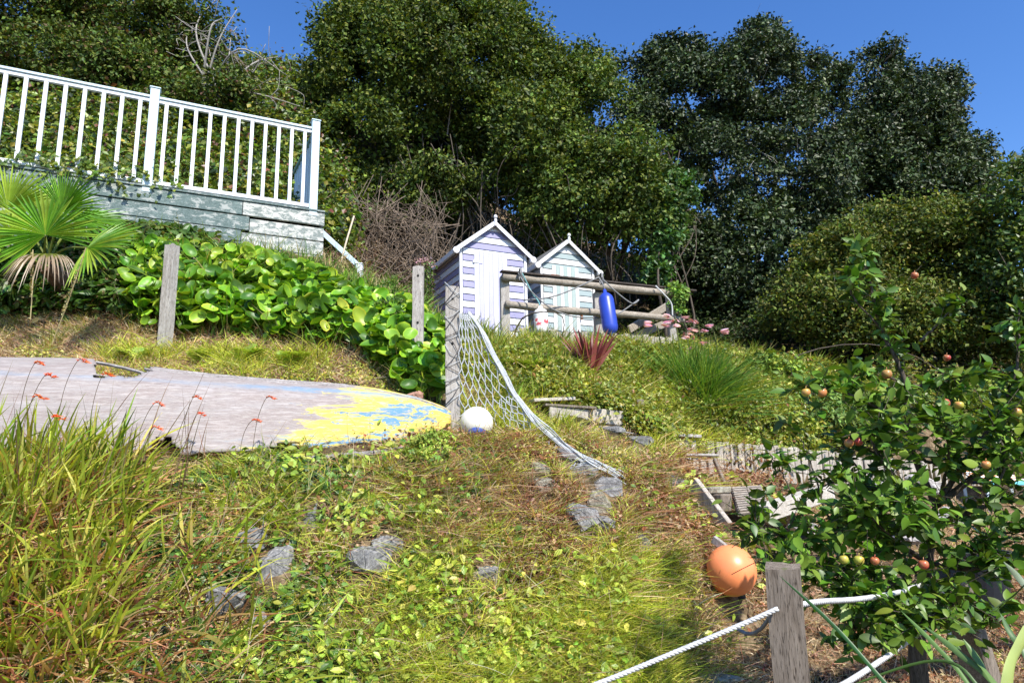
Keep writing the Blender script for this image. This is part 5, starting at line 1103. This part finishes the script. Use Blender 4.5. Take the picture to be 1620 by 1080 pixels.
# ------------------------------------------------------------ fan palm
pc = at(72, 420, 7.1); pb = hit(70, 488); palm = thing('fan_palm', (pc[0], pb[1], float(H(pc[0], pb[1]))), 'short fan palm with pleated bright green leaves in front of the deck', 'palm')
mb = MB(); bs = np.array([pc[0], pb[1], palm['_o'][2]-.1]); tube(mb, spline([bs, (bs+pc)/2+[.02, 0, 0], pc], 8), np.array([.14, .15, .14, .13, .12, .11, .10, .09, .08])[:9] if True else .1, 12); mb.build('trunk', plain('palm_fibre', (.12, .07, .045), .95, .5, 30, 1.0), palm)
mb = MB(); n_ = 500; aa = rng.uniform(0, 6.28, n_); hh = rng.random(n_); q = bs+np.array([0, 0, 1])*(hh*(pc[2]-bs[2]))[:, None]+np.stack([np.cos(aa), np.sin(aa), aa*0], 1)*(.15-.05*hh)[:, None]
blades(mb, q, nrm(np.stack([np.cos(aa), np.sin(aa), aa*0+.6], 1)), .12, .012, np.tile([0, 0, -.5], (n_, 1)), 2, pick(n_, [(.14, .08, .05), (.25, .17, .10)])); mb.build('trunk_fibre', M_dry, palm, tint=True)
def fan(hub, axis, nor, Rr, cols, name='frond', seg=38, arc=2*math.pi*.80, droop=.15, dead=0.0):
    """pleated palmate leaf: hub point, axis = direction of the middle segment, nor = face normal"""
    axis = nrm(np.array(axis, float)); nor = nrm(np.array(nor, float)); nor = nrm(nor-axis*(nor@axis)); sd_ = np.cross(axis, nor); mb = MB()
    st = pc+rng.normal(size=3)*.03; tube(mb, spline([st, (st+hub)/2+[0, 0, .06], hub], 8), np.linspace(.014, .008, 9), 5, c=(.20, .24, .05))
    for k in range(seg):
        a0 = -arc/2+arc*k/seg; a1 = a0+arc/seg; am = (a0+a1)/2; L_ = Rr*(.80+.20*math.cos(am*.5))*rng.uniform(.93, 1.05); V_ = []; C_ = []
        rows = 7; cc = np.array(cols[rng.integers(len(cols))])*rng.uniform(.85, 1.15)
        for r_ in range(rows+1):
            f = r_/rows; rr = L_*f; wf = 1 if f < .55 else max(.03, 1-((f-.55)/.45)**1.1)
            for e in (0, .5, 1):
                a = am+(a0-am)*(1-e*2)*wf if e != .5 else am
                dr = droop*f*f*L_*(1 if f < .55 else 1+dead*2.5*(f-.55))
                p_ = hub+(axis*math.cos(a)+sd_*math.sin(a))*rr+nor*((-.018*wf if e == .5 else .0)*min(1, f*3)+.10*Rr*(f-.3*f*f)*abs(math.sin(am*.5)))
                p_ = p_+np.array([0, 0, -1])*dr*(1+.3*math.sin(k*2.1)); V_.append(p_); ct = cc*(1.0 if e == .5 else 1.15)
                if dead and f > .45: ct = np.array([.42, .33, .24])*rng.uniform(.8, 1.1)
                elif f > .9: ct = ct*.6+np.array([.3, .25, .08])*.4
                C_.append(ct)
        Q_ = [(r_*3+i, r_*3+i+1, r_*3+i+4, r_*3+i+3) for r_ in range(rows) for i in range(2)]; mb.add(V_, Q_, c=np.array(C_))
    mb.build(name, M_leaf, palm, tint=True)
PG = [(.11, .27, .02), (.15, .32, .025), (.09, .22, .02)]; PY = [(.27, .37, .04), (.21, .33, .03)]
fan(at(97, 334, 6.75), (.55, -.1, .85), (.1, -1, .15), .52, PG, arc=2.5)
fan(at(72, 372, 6.6), (-.35, -.2, .9), (.2, -1, .4), .56, PG+PY, arc=4.2)
fan(at(12, 330, 6.9), (-.2, .1, 1), (.2, -1, .1), .62, PY, arc=2.6)
fan(at(138, 392, 6.5), (.95, -.2, .25), (.1, -.75, .65), .62, PG+PY, arc=3.0, droop=.2)
fan(at(75, 402, 6.5), (.1, -.9, -.15), (0, -.35, .95), .36, [(.30, .34, .07)], arc=3.4, droop=.45, dead=1.0)
fan(at(20, 372, 6.6), (-.9, -.2, .2), (.1, -.8, .6), .62, PY, arc=3.4, droop=.2)
fan(at(60, 330, 7.3), (.1, .5, .9), (0, -.9, .5), .60, PY, arc=4.2); fan(at(120, 350, 7.3), (.7, .4, .4), (0, -.7, .7), .60, PG, arc=3.6, droop=.2)
fan(at(-30, 400, 6.6), (-.6, -.5, .1), (.1, -.5, .8), .55, PG, arc=3.6, droop=.4)
for k, (a, b, lb) in enumerate([((52, 395, 6.3), (48, 505, 6.3), 'thin straight dry flower stalk standing below the palm'), ((136, 392, 6.0), (82, 545, 6.15), 'long leaning dry seed stalk right of the palm trunk')]):
    mb = MB(); A_, B_ = at(*a), at(*b); tube(mb, spline([B_, (A_+B_)/2+[.01, 0, 0], A_], 12), .0045, 5, c=(.5, .42, .22)); n_ = 120; f = rng.random(n_)**.6*.7; q = A_+(B_-A_)*f[:, None]
    leaves(mb, T_SM, q, rdir(n_), rdir(n_), .022, pick(n_, [(.5, .42, .22), (.4, .34, .15)])); tag(mb.build('dry_stalk', M_dry, tint=True), lb, 'stalk')

# ------------------------------------------------------------ ferns
def fern(c, n, L, label, up=1.0, back=.3):
    c = np.asarray(c, float); t = thing('fern', tuple(c), label, 'fern'); mb = MB()
    for k in range(n):
        a = rng.uniform(-math.pi, math.pi); d = nrm(np.array([math.cos(a)*.8, math.sin(a)*.5-back, up])); l = L*rng.uniform(.7, 1.1)
        s = np.linspace(0, 1, 20); P = c+d*l*s[:, None]+np.array([0, 0, -.45*l])*(s**2)[:, None]; T = nrm(np.gradient(P, axis=0)); S_ = nrm(np.cross(T, [0, 0, 1.])); Nn = np.cross(S_, T); tube(mb, P, np.linspace(.004, .0015, 20), 3, c=(.2, .25, .05))
        for sg in (-1, 1):
            ii = np.arange(2, 20); ln = l*.26*np.sin(np.pi*(ii/20)**.75)+.01
            leaves(mb, tm_oval(.20, 2, .05, .2), P[ii], Nn[ii]+.1*rng.normal(size=(18, 3)), S_[ii]*sg+T[ii]*.35, ln, pick(18, [(.28, .40, .05), (.38, .46, .08)], None, .08))
    mb.build('fronds', M_leaf, t, tint=True)
for (px, py, n, L, lb) in [(385, 578, 7, .40, 'light green fern growing behind the middle of the boat'), (455, 585, 7, .40, 'pale fern at the foot of the paddle leaf bed'), (215, 575, 6, .34, 'low fern spreading above the broken part of the boat'), (310, 578, 6, .36, 'small fern just right of the broken hull opening'),
                           (832, 600, 12, .55, 'tall yellow green fern on the slope behind the net'), (870, 575, 9, .4, 'upright fern left of the dark red plant'), (775, 590, 8, .45, 'fern pressed against the back of the net'), (150, 870, 7, .26, 'little pale fern low among the strap leaves')]:
    fern(hit(px, py)+np.array([0, 0, .02]), n, L, lb)
# ------------------------------------------------------------ crocosmia: strap leaves and orange flowers at lower left
def strap(name, label, n, mask, L, wd, cols, wts, lean, droop, xr=(-5, -1.0), yr=(3, 5.2), mat=None, K=5, dirx=.25):
    P, nn_, pp = sample(n, xr, yr, mask, 1.5); n = len(P); d = nrm(nn_*.35+np.array([dirx, -.15, 1.0])+lean*rng.normal(size=(n, 3))); h = d*[1, 1, 0]+np.array([.2, -.1, 0]); bend = h*droop; bend[:, 2] = -droop*.5
    col = np.clip(pick(n, cols, wts, .12), .01, 1); mb = MB(); side = nrm(np.cross(d, np.array([.2, -1, .2])+.6*rng.normal(size=(n, 3)))); blades(mb, P, d, L*rng.uniform(.45, 1.1, n), wd*rng.uniform(.6, 1.3, n), bend*rng.uniform(.3, 1.4, (n, 1)), K, col*.8, np.clip(col*1.1, 0, 1), side)
    return tag(mb.build(name, mat or M_grass, tint=True), label, 'strap leaves', kind='stuff')
CG = [(.34, .42, .04), (.46, .50, .06), (.58, .56, .13), (.15, .22, .025)]
mL = lambda px, py, P: np.clip(1.0*((px < 225-.1*(py-700))*(py > 735)*(py < 1120))*(.2+sm(.35, .55, fbm(P, 1.6, 131)))+.25*reg(px, py, 200, 420, 780, 1120)*sm(.45, .6, fbm(P, 1.6, 133)), 0, 1)
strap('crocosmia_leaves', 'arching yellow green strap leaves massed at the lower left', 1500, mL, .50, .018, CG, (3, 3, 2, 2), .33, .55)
strap('withered_strap_leaves', 'brown and straw withered strap leaves among the green ones at lower left', 2700, mL, .38, .012, [(.40, .18, .07), (.52, .36, .18), (.20, .08, .04), (.44, .24, .10)], None, .6, .8, mat=M_dry)
strap('broad_strap_leaves', 'scattered broad lime strap leaves hanging over the middle of the bank', 230, lambda px, py, P: reg(px, py, 60, 680, 725, 1100)*(.1+sm(.45, .6, fbm(P, 2, 141))), .26, .022, [(.34, .44, .05), (.44, .50, .09), (.22, .32, .04)], None, .6, .7, xr=(-4, 0), yr=(3, 5.8))
strap('tall_strap_leaves', 'tall upright strap leaves standing in front of the left end of the boat', 300, lambda px, py, P: ((px < 235-.5*np.clip(830-py, 0, 200))*(py > 735)*(py < 840))*1.0, .62, .017, CG, (3, 3, 2, 1.5), .17, .45, yr=(3.8, 5.0))
strap('tall_dry_stalks', 'tall brown seed stalks in front of the left end of the boat', 70, lambda px, py, P: ((px < 330)*(py > 735)*(py < 840))*1.0, .85, .006, [(.16, .10, .06), (.30, .20, .12)], None, .2, .3, yr=(3.8, 5.0), mat=M_dry)
FL = [(62,578,4.3,'orange flower spray nearest the left edge above the boat deck'),(130,574,4.35,'orange flower spray over the grey hull left of the hole'),(78,598,4.1,'low orange flower spray against the left end of the hull'),(62,632,3.9,'deep orange flower spray above the strap leaves at the far left'),(170,596,4.5,'orange flower spray at the edge of the broken hull opening'),
      (250,642,4.6,'orange flower spray in front of the middle grey hull'),(248,680,4.6,'small coral flower spray low against the grey hull'),(312,632,4.9,'tall slender orange flower spray right of the grey hull centre'),(428,632,5.0,'arching coral flower spray where the paint turns yellow'),(405,668,5.0,'low orange flower spray beside the yellow paint'),(318,658,4.9,'faint coral flower spray below the tall slender one'),(92,664,3.8,'orange flower spray half sunk in the strap leaves')]
for k, (px, py, Y, lb) in enumerate(FL):
    tp = at(px, py, Y); bx, by_ = proj((tp-[0, 0, .35])[None]); sx_ = -.10-.08*rng.random(); g0 = np.array([tp[0]+sx_, Y+.02, 0.0]); g0[2] = max(tp[2]-.42, float(H(g0[0], g0[1]))) if True else 0
    t = thing('orange_flower_spray', tuple(g0), lb, 'flower', 'orange flower sprays in front of the boat'); mb = MB(); P_ = spline([g0, g0*.5+tp*.5+[-.03, 0, .06], tp+[-.03, 0, .015], tp+[.03, 0, .0]], 14); tube(mb, P_, .0022, 4, c=(.10, .07, .03)); mb.build('stalk', M_grass, t, tint=True)
    for j in range(6):
        q = P_[-1-j]+[0, 0, .004]; n_ = 6; dd_ = nrm(rng.normal(size=(n_, 3))*.6+[.3, -.2, -.1 if j % 2 else .3]); mb = MB(); blades(mb, np.tile(q, (n_, 1)), dd_, .023 if j < 4 else .014, .0075, dd_*[.2, .2, -.5], 2, pick(n_, [(.85, .16, .03), (.75, .10, .03), (.90, .26, .05)], None, .05), tipw=.3); mb.build('floret', M_leaf, t, tint=True)
# pink lilies
LY = [(1040,515,9.0,'pink lily head left of the others under the log fence end'),(1068,502,9.1,'tallest pink lily head at the end of the log fence'),(1085,520,9.0,'pink lily head right of the tallest one'),(1105,515,8.9,'pink lily head in the middle of the right hand group'),(1130,525,8.9,'drooping pink lily head at the right end'),(1100,540,8.8,'low pink lily head near the green fountain leaves')]
for k, (px, py, Y, lb) in enumerate(LY):
    tp = at(px, py, Y); g0 = np.array([tp[0]+.05, Y+.1, float(H(tp[0]+.05, Y+.1))]); t = thing('pink_lily', tuple(g0), lb, 'lily', 'pink lilies by the log fence'); mb = MB(); tube(mb, spline([g0, (g0+tp)/2+[.02, 0, 0], tp], 8), .009, 5, c=(.14, .16, .05)); mb.build('stem', M_grass, t, tint=True)
    for j in range(6):
        d = nrm(rng.normal(size=3)*[1, .7, .4]+[0, -.2, .0]); q = tp+d*.085; n_ = 6; rad = rdir(n_)*.45; dd_ = nrm(d+rad+[0, 0, -.25]); mb = MB(); blades(mb, np.tile(q, (n_, 1)), dd_, .085, .022, dd_*[.3, .3, -.4], 3, pick(n_, [(.78, .42, .52), (.84, .58, .64), (.66, .28, .40)], None, .05), tipw=.15); mb.build('bloom', M_leaf, t, tint=True)
c = at(660, 573, 6.95); mb = MB(); n_ = 20; leaves(mb, T_SM, c+rng.normal(size=(n_, 3))*.025, rdir(n_), rdir(n_), .05, pick(n_, [(.55, .03, .02), (.4, .02, .02)])); tag(mb.build('red_flower', M_leaf, tint=True), 'small deep red bloom beside the foot of the plain grey post', 'flower')
c = at(672, 415, 10.6); mb = MB(); n_ = 70; leaves(mb, T_SM, c+rng.normal(size=(n_, 3))*[.08, .05, .05], rdir(n_), rdir(n_), .05, pick(n_, [(.62, .42, .44), (.5, .3, .3)])); 
for k in range(6): tube(mb, [c+[rng.normal()*.05, 0, 0], c+[.05+rng.normal()*.05, 0, -.9]], .006, 3, c=(.1, .14, .04))
n_ = 300; leaves(mb, T_SM, c+np.stack([rng.normal(.03, .06, n_), rng.normal(0, .05, n_), -rng.random(n_)*.9], 1), rdir(n_), rdir(n_), .06, pick(n_, [(.08, .16, .03), (.14, .2, .03)])); tag(mb.build('pink_weed', M_leaf, tint=True), 'tall leafy weed with dusty pink heads at the back corner of the lilac hut', 'weed')
# shrubs on the right hand slope and other small bushes
def shrub(name, label, blobs, n, size, cols, clump=.10, **k): return tree(name, label, 'shrub', blobs, n, size, cols, None, clump, .3, trunk_r=.015, **k)
shrub('sage_shrub', 'soft green sage like shrub above the long paling edge', [(1290,668,9.3,80,42,.5),(1360,675,9.5,70,45,.5),(1240,640,9.6,50,30,.4)], 16000, .055, [(.12, .20, .05), (.17, .26, .06), (.22, .30, .07)], seed=11, tm=tm_oval(.45, 2, .1, .2))
shrub('leafy_shrub', 'bushy green shrub right of the dark red plant', [(1010,585,9.0,40,24,.35),(1040,600,8.9,35,22,.3)], 7000, .045, [(.12, .20, .03), (.2, .27, .04)], seed=12)
shrub('leafy_shrub', 'low yellowish shrub below the white boat fender', [(800,575,8.6,45,22,.3),(880,578,8.7,40,20,.3)], 7000, .05, [(.2, .28, .03), (.28, .34, .04)], seed=13)
shrub('leafy_shrub', 'pale green shrub at the far right of the slope behind the apple tree', [(1200,600,9.9,60,35,.5),(1480,655,10.2,90,40,.6),(1570,650,10.4,80,40,.6)], 16000, .055, [(.14, .22, .03), (.24, .30, .04), (.1, .17, .03)], seed=14)
shrub('low_weed_bush', 'little lime green weed bush under the boat bow', [(680,705,5.35,30,18,.12),(655,725,5.2,22,14,.1),(700,690,5.6,20,12,.1)], 1300, .022, [(.24, .34, .05), (.34, .40, .07)], clump=.03, seed=15, limbs=False)
shrub('seeding_weed', 'slim dark seeding weed among paddle leaves left of the plain grey post', [(618,480,7.6,18,45,.12),(622,520,7.5,18,30,.12)], 1500, .024, [(.08, .15, .03), (.14, .2, .03)], clump=.035, seed=16, limbs=False)
shrub('fence_ivy', 'small ivy clump on the right end of the log fence', [(1068,465,10.5,16,18,.12),(1075,480,10.5,12,16,.12)], 700, .045, [(.12, .22, .04), (.2, .3, .05)], clump=.04, seed=17, limbs=False)

# ------------------------------------------------------------ apple tree
bs = hit(1445, 1050); bs = np.array([at(1440, 1000, 3.9)[0], 3.9, 0]); bs[2] = float(H(bs[0], bs[1]))
ap = thing('apple_tree', tuple(bs), 'small apple tree with ripening red and yellow apples at the right', 'apple tree')
LB = [([None, (1450,990,3.85), (1468,890,3.75), (1480,800,3.7)], .055),
 ([(1468,890,3.75), (1400,850,3.5), (1320,845,3.3), (1250,850,3.2), (1195,832,3.15)], .016), ([(1475,850,3.7), (1400,790,3.5), (1340,760,3.4), (1300,770,3.4)], .014),
 ([(1480,800,3.7), (1440,700,3.7), (1430,600,3.6), (1395,520,3.6), (1372,430,3.6), (1355,390,3.6)], .018), ([(1445,640,3.7), (1455,540,3.7), (1452,450,3.7), (1468,412,3.7)], .011),
 ([(1440,690,3.7), (1380,640,3.4), (1320,618,3.35), (1272,612,3.3)], .011), ([(1480,800,3.7), (1550,700,3.6), (1605,600,3.5), (1612,490,3.5)], .016), ([(1480,830,3.7), (1560,800,3.4), (1650,765,3.3)], .016),
 ([(1468,890,3.7), (1420,915,3.3), (1370,955,3.2), (1335,935,3.15)], .012), ([(1468,890,3.7), (1530,900,3.4), (1600,890,3.2)], .013), ([(1340,850,3.3), (1310,815,3.35), (1285,740,3.4), (1263,685,3.4)], .006),
 ([(1290,850,3.25), (1262,800,3.3), (1238,750,3.3), (1218,718,3.3)], .005), ([(1450,910,3.6), (1440,970,3.2), (1405,1005,3.1)], .009), ([(1430,610,3.6), (1500,610,3.6), (1560,590,3.5)], .010),
 ([(1455,540,3.7), (1488,508,3.65), (1512,480,3.6)], .007), ([(1400,790,3.5), (1350,730,3.45), (1330,690,3.45)], .008), ([(1550,700,3.6), (1505,650,3.55), (1520,600,3.5)], .008), ([(1440,720,3.7), (1520,740,3.6), (1600,705,3.5)], .011),
 ([(1400,850,3.5), (1370,900,3.25), (1300,905,3.15)], .008), ([(1530,900,3.4), (1560,850,3.3), (1620,840,3.2)], .009), ([(1605,600,3.5), (1640,620,3.4), (1660,580,3.4)], .008), ([(1395,520,3.6), (1350,470,3.55), (1345,430,3.55)], .006),
 ([(1480,800,3.7), (1420,760,3.4), (1380,700,3.3), (1395,660,3.3)], .01), ([(1490,780,3.7), (1500,700,3.4), (1460,650,3.35)], .01), ([(1480,840,3.7), (1450,830,3.2), (1430,790,3.1)], .01), ([(1560,800,3.4), (1590,730,3.3), (1570,660,3.3)], .009),
 ([(1250,850,3.2), (1225,880,3.15), (1235,905,3.15)], .005), ([(1500,900,3.5), (1500,950,3.2), (1455,985,3.1)], .007), ([(1440,880,3.6), (1380,820,3.2), (1350,800,3.15)], .009), ([(1420,600,3.6), (1370,590,3.5), (1345,600,3.45)], .006),
 ([(1480,800,3.7), (1700,640,3.4), (1950,480,3.1), (2200,400,2.9)], .018), ([(1700,640,3.4), (1950,560,3.2), (2150,520,2.9)], .012), ([(1950,500,3.1), (2150,480,3.3), (2300,480,3.4)], .010),
 ([(1468,900,3.75), (1400,960,3.5), (1340,1000,3.5)], .008), ([(1468,920,3.75), (1530,980,3.6), (1590,960,3.5)], .008)]
bc_ = at(1157, 902, 5.1)+np.array([-.03, 0, .03])
def off_ray(q): w3 = np.atleast_2d(q)-bc_; return np.linalg.norm(w3-(w3@sdir)[:, None]*sdir, axis=1).min()
LP, LD = [], []; T_AP = tm_oval(.52, 5, .10, .28, rib=(1.1, 1.1, 1.0))
wb = MB()
for k, (pts, r0) in enumerate(LB):
    W3 = np.array([bs-[0, 0, .1] if q is None else at(*q) for q in pts]); P_ = spline(W3, 10*len(pts)); 
    if off_ray(P_) < .19: print('limb', k, off_ray(P_)); continue
    mb = MB(); tube(mb, P_+rng.normal(size=P_.shape)*.002, np.linspace(r0, max(.0025, r0*.25), len(P_)), 7)
    mb.build('trunk' if k == 0 else 'branch', M_bark, ap, smooth=True)
    if k == 0: continue
    L_ = np.linalg.norm(np.diff(P_, axis=0), axis=1).sum(); T_ = nrm(np.gradient(P_, axis=0)); dense = (1.0 if pts[-1][1] > 640 else .62)*(.4 if pts[-1][0] < 1345 and 660 < pts[-1][1] < 790 else 1)
    ns = int(L_/.0158*dense)
    for j in range(ns):
        i = rng.integers(int(len(P_)*.18), len(P_)); d = nrm(T_[i]*.5+rng.normal(size=3)*.8+[0, -.1, .35]); l = rng.uniform(.05, .24)*(1 if dense == 1 else .6)
        tw = spline([P_[i], P_[i]+d*l*.6, P_[i]+d*l+[0, 0, -.02*l]], 6); nl = rng.integers(4, 9)
        if off_ray(tw) > .2: tube(wb, tw, .0018, 3, cap=False, mi=1)
        for q in range(nl):
            f = (q+1)/nl; LP.append(P_[i]+d*l*f); g_ = nrm(rng.normal(size=3)+d*(.3+.7*f)+[0, 0, .1]); LD.append(g_)
    for q in range(8): LP.append(P_[-1]+rng.normal(size=3)*.012); LD.append(nrm(T_[-1]*1.0+rng.normal(size=3)*.7))
LP = np.array(LP); LD = np.array(LD)
bc_ = at(1157, 902, 5.1)+np.array([-.04, 0, .03]); w3 = LP-bc_; kk = np.linalg.norm(w3-(w3@sdir)[:, None]*sdir, axis=1) > .20; qx, qy = proj(LP); kk &= ~(np.hypot(qx-1152, qy-900) < 50); LP, LD = LP[kk], LD[kk]; m = len(LP); nor = nrm(np.array([0, -.15, .85])+.65*rng.normal(size=(m, 3))); mb = wb
leaves(mb, T_AP, LP, nor, LD, rng.uniform(.038, .082, m), np.clip(pick(m, [(.07, .15, .015), (.11, .20, .02), (.18, .27, .035), (.04, .09, .012)], (4, 4, 2, 2), .12), .01, 1)); mb.build('crown', [M_gloss, M_bark], ap, smooth=True, tint=True)

def apple_mat(name, a, b):
    mt, n, b_, out = newmat(name); nz = noise(n, coords(n), 9, 4, .6); n.links.new(ramp(n, nz, [(.42, a), (.58, b)]), b_.inputs['Base Color']); b_.inputs['Roughness'].default_value = .35; return mt
AM = [apple_mat('red_apple', (.42, .05, .04), (.42, .24, .07)), apple_mat('yellow_apple', (.42, .42, .06), (.55, .22, .08)), apple_mat('green_apple', (.22, .34, .05), (.35, .42, .08))]
for k, (px, py, Y, mi, r) in enumerate([(1403,592,3.4,0,.036),(1275,621,3.2,1,.031),(1300,621,3.2,1,.034),(1495,638,3.3,0,.034),(1517,641,3.32,1,.032),(1447,436,3.5,0,.028),(1498,566,3.45,0,.026),(1343,701,3.2,0,.030),(1358,699,3.22,0,.028),(1335,885,2.95,1,.028),(1359,886,2.95,1,.030),(1384,887,2.95,0,.026),(1461,893,2.95,0,.030),(1608,652,3.2,1,.032),(1506,1012,3.0,2,.030),(1560,735,3.1,1,.028)]):
    r = r*.70; c = at(px, py, Y+.08); mb = MB(); prf = [(r*.62*math.cos(0)+.0, .001), (r*.80, r*.28), (r*.86, r*.55), (r*.62, r*.88), (r*.15, r*1.02), (-r*.35, r*.92), (-r*.72, r*.62), (-r*.86, r*.34), (-r*.78, r*.10), (-r*.76, .001)]
    lathe(mb, c, nrm(np.array([rng.normal()*.2, rng.normal()*.2, 1.0])), prf, 16); tube(mb, [c+[0, 0, r*.6], c+[.004, 0, r*1.5]], .0016, 4); mb.build('apple', AM[mi], ap, smooth=True)
# ------------------------------------------------------------ long strap leaved plant at the bottom right corner
fb_ = at(1720, 1420, 2.0); fl = thing('flax_plant', (fb_[0], fb_[1], fb_[2]), 'long sword like green leaves rising from the bottom right corner', 'flax')
for pts, w_, c_ in [([(1233,910,2.42),(1320,990,2.35),(1405,1085,2.25),(1560,1260,2.1)], .012, (.04, .13, .03)), ([(1426,966,2.5),(1480,1020,2.4),(1535,1085,2.3),(1640,1260,2.1)], .014, (.14, .26, .06)), ([(1463,990,2.5),(1520,1035,2.4),(1580,1090,2.3),(1660,1250,2.1)], .020, (.16, .28, .08)),
      ([(1524,1010,2.4),(1550,1045,2.35),(1585,1095,2.25),(1670,1250,2.1)], .022, (.18, .30, .08)), ([(1583,970,2.3),(1603,1005,2.25),(1630,1050,2.2),(1690,1250,2.1)], .020, (.10, .20, .06)), ([(1655,960,2.0),(1620,1015,1.95),(1597,1085,1.9),(1600,1250,1.9)], .034, (.40, .48, .14)),
      ([(1588,888,2.5),(1620,922,2.5),(1680,1000,2.4),(1720,1200,2.2)], .022, (.38, .46, .30)), ([(1560,972,2.4),(1600,945,2.4),(1650,915,2.3),(1720,1000,2.2)], .006, (.06, .10, .03)), ([(1300,1100,2.4),(1480,1045,2.3),(1560,1100,2.2),(1650,1250,2.1)], .010, (.09, .18, .04))]:
    P_ = spline([at(*q) for q in pts]+[fb_], 30); T_ = nrm(np.gradient(P_, axis=0)); S_ = nrm(np.cross(T_, np.array([0, 1., .2]))); Nn = np.cross(S_, T_); f = np.linspace(0, 1, len(P_)); ww = w_*np.clip(f*6, .03, 1)**.7/2
    V_ = np.stack([P_-S_*ww[:, None]+Nn*ww[:, None]*.5, P_, P_+S_*ww[:, None]+Nn*ww[:, None]*.5], 1).reshape(-1, 3); Q_ = [(i*3+j, i*3+j+1, i*3+j+4, i*3+j+3) for i in range(len(P_)-1) for j in range(2)]
    mb = MB(); mb.add(V_, Q_, c=np.array(c_)*.8); mb.build('leaf', M_gloss, fl, smooth=True, tint=True)
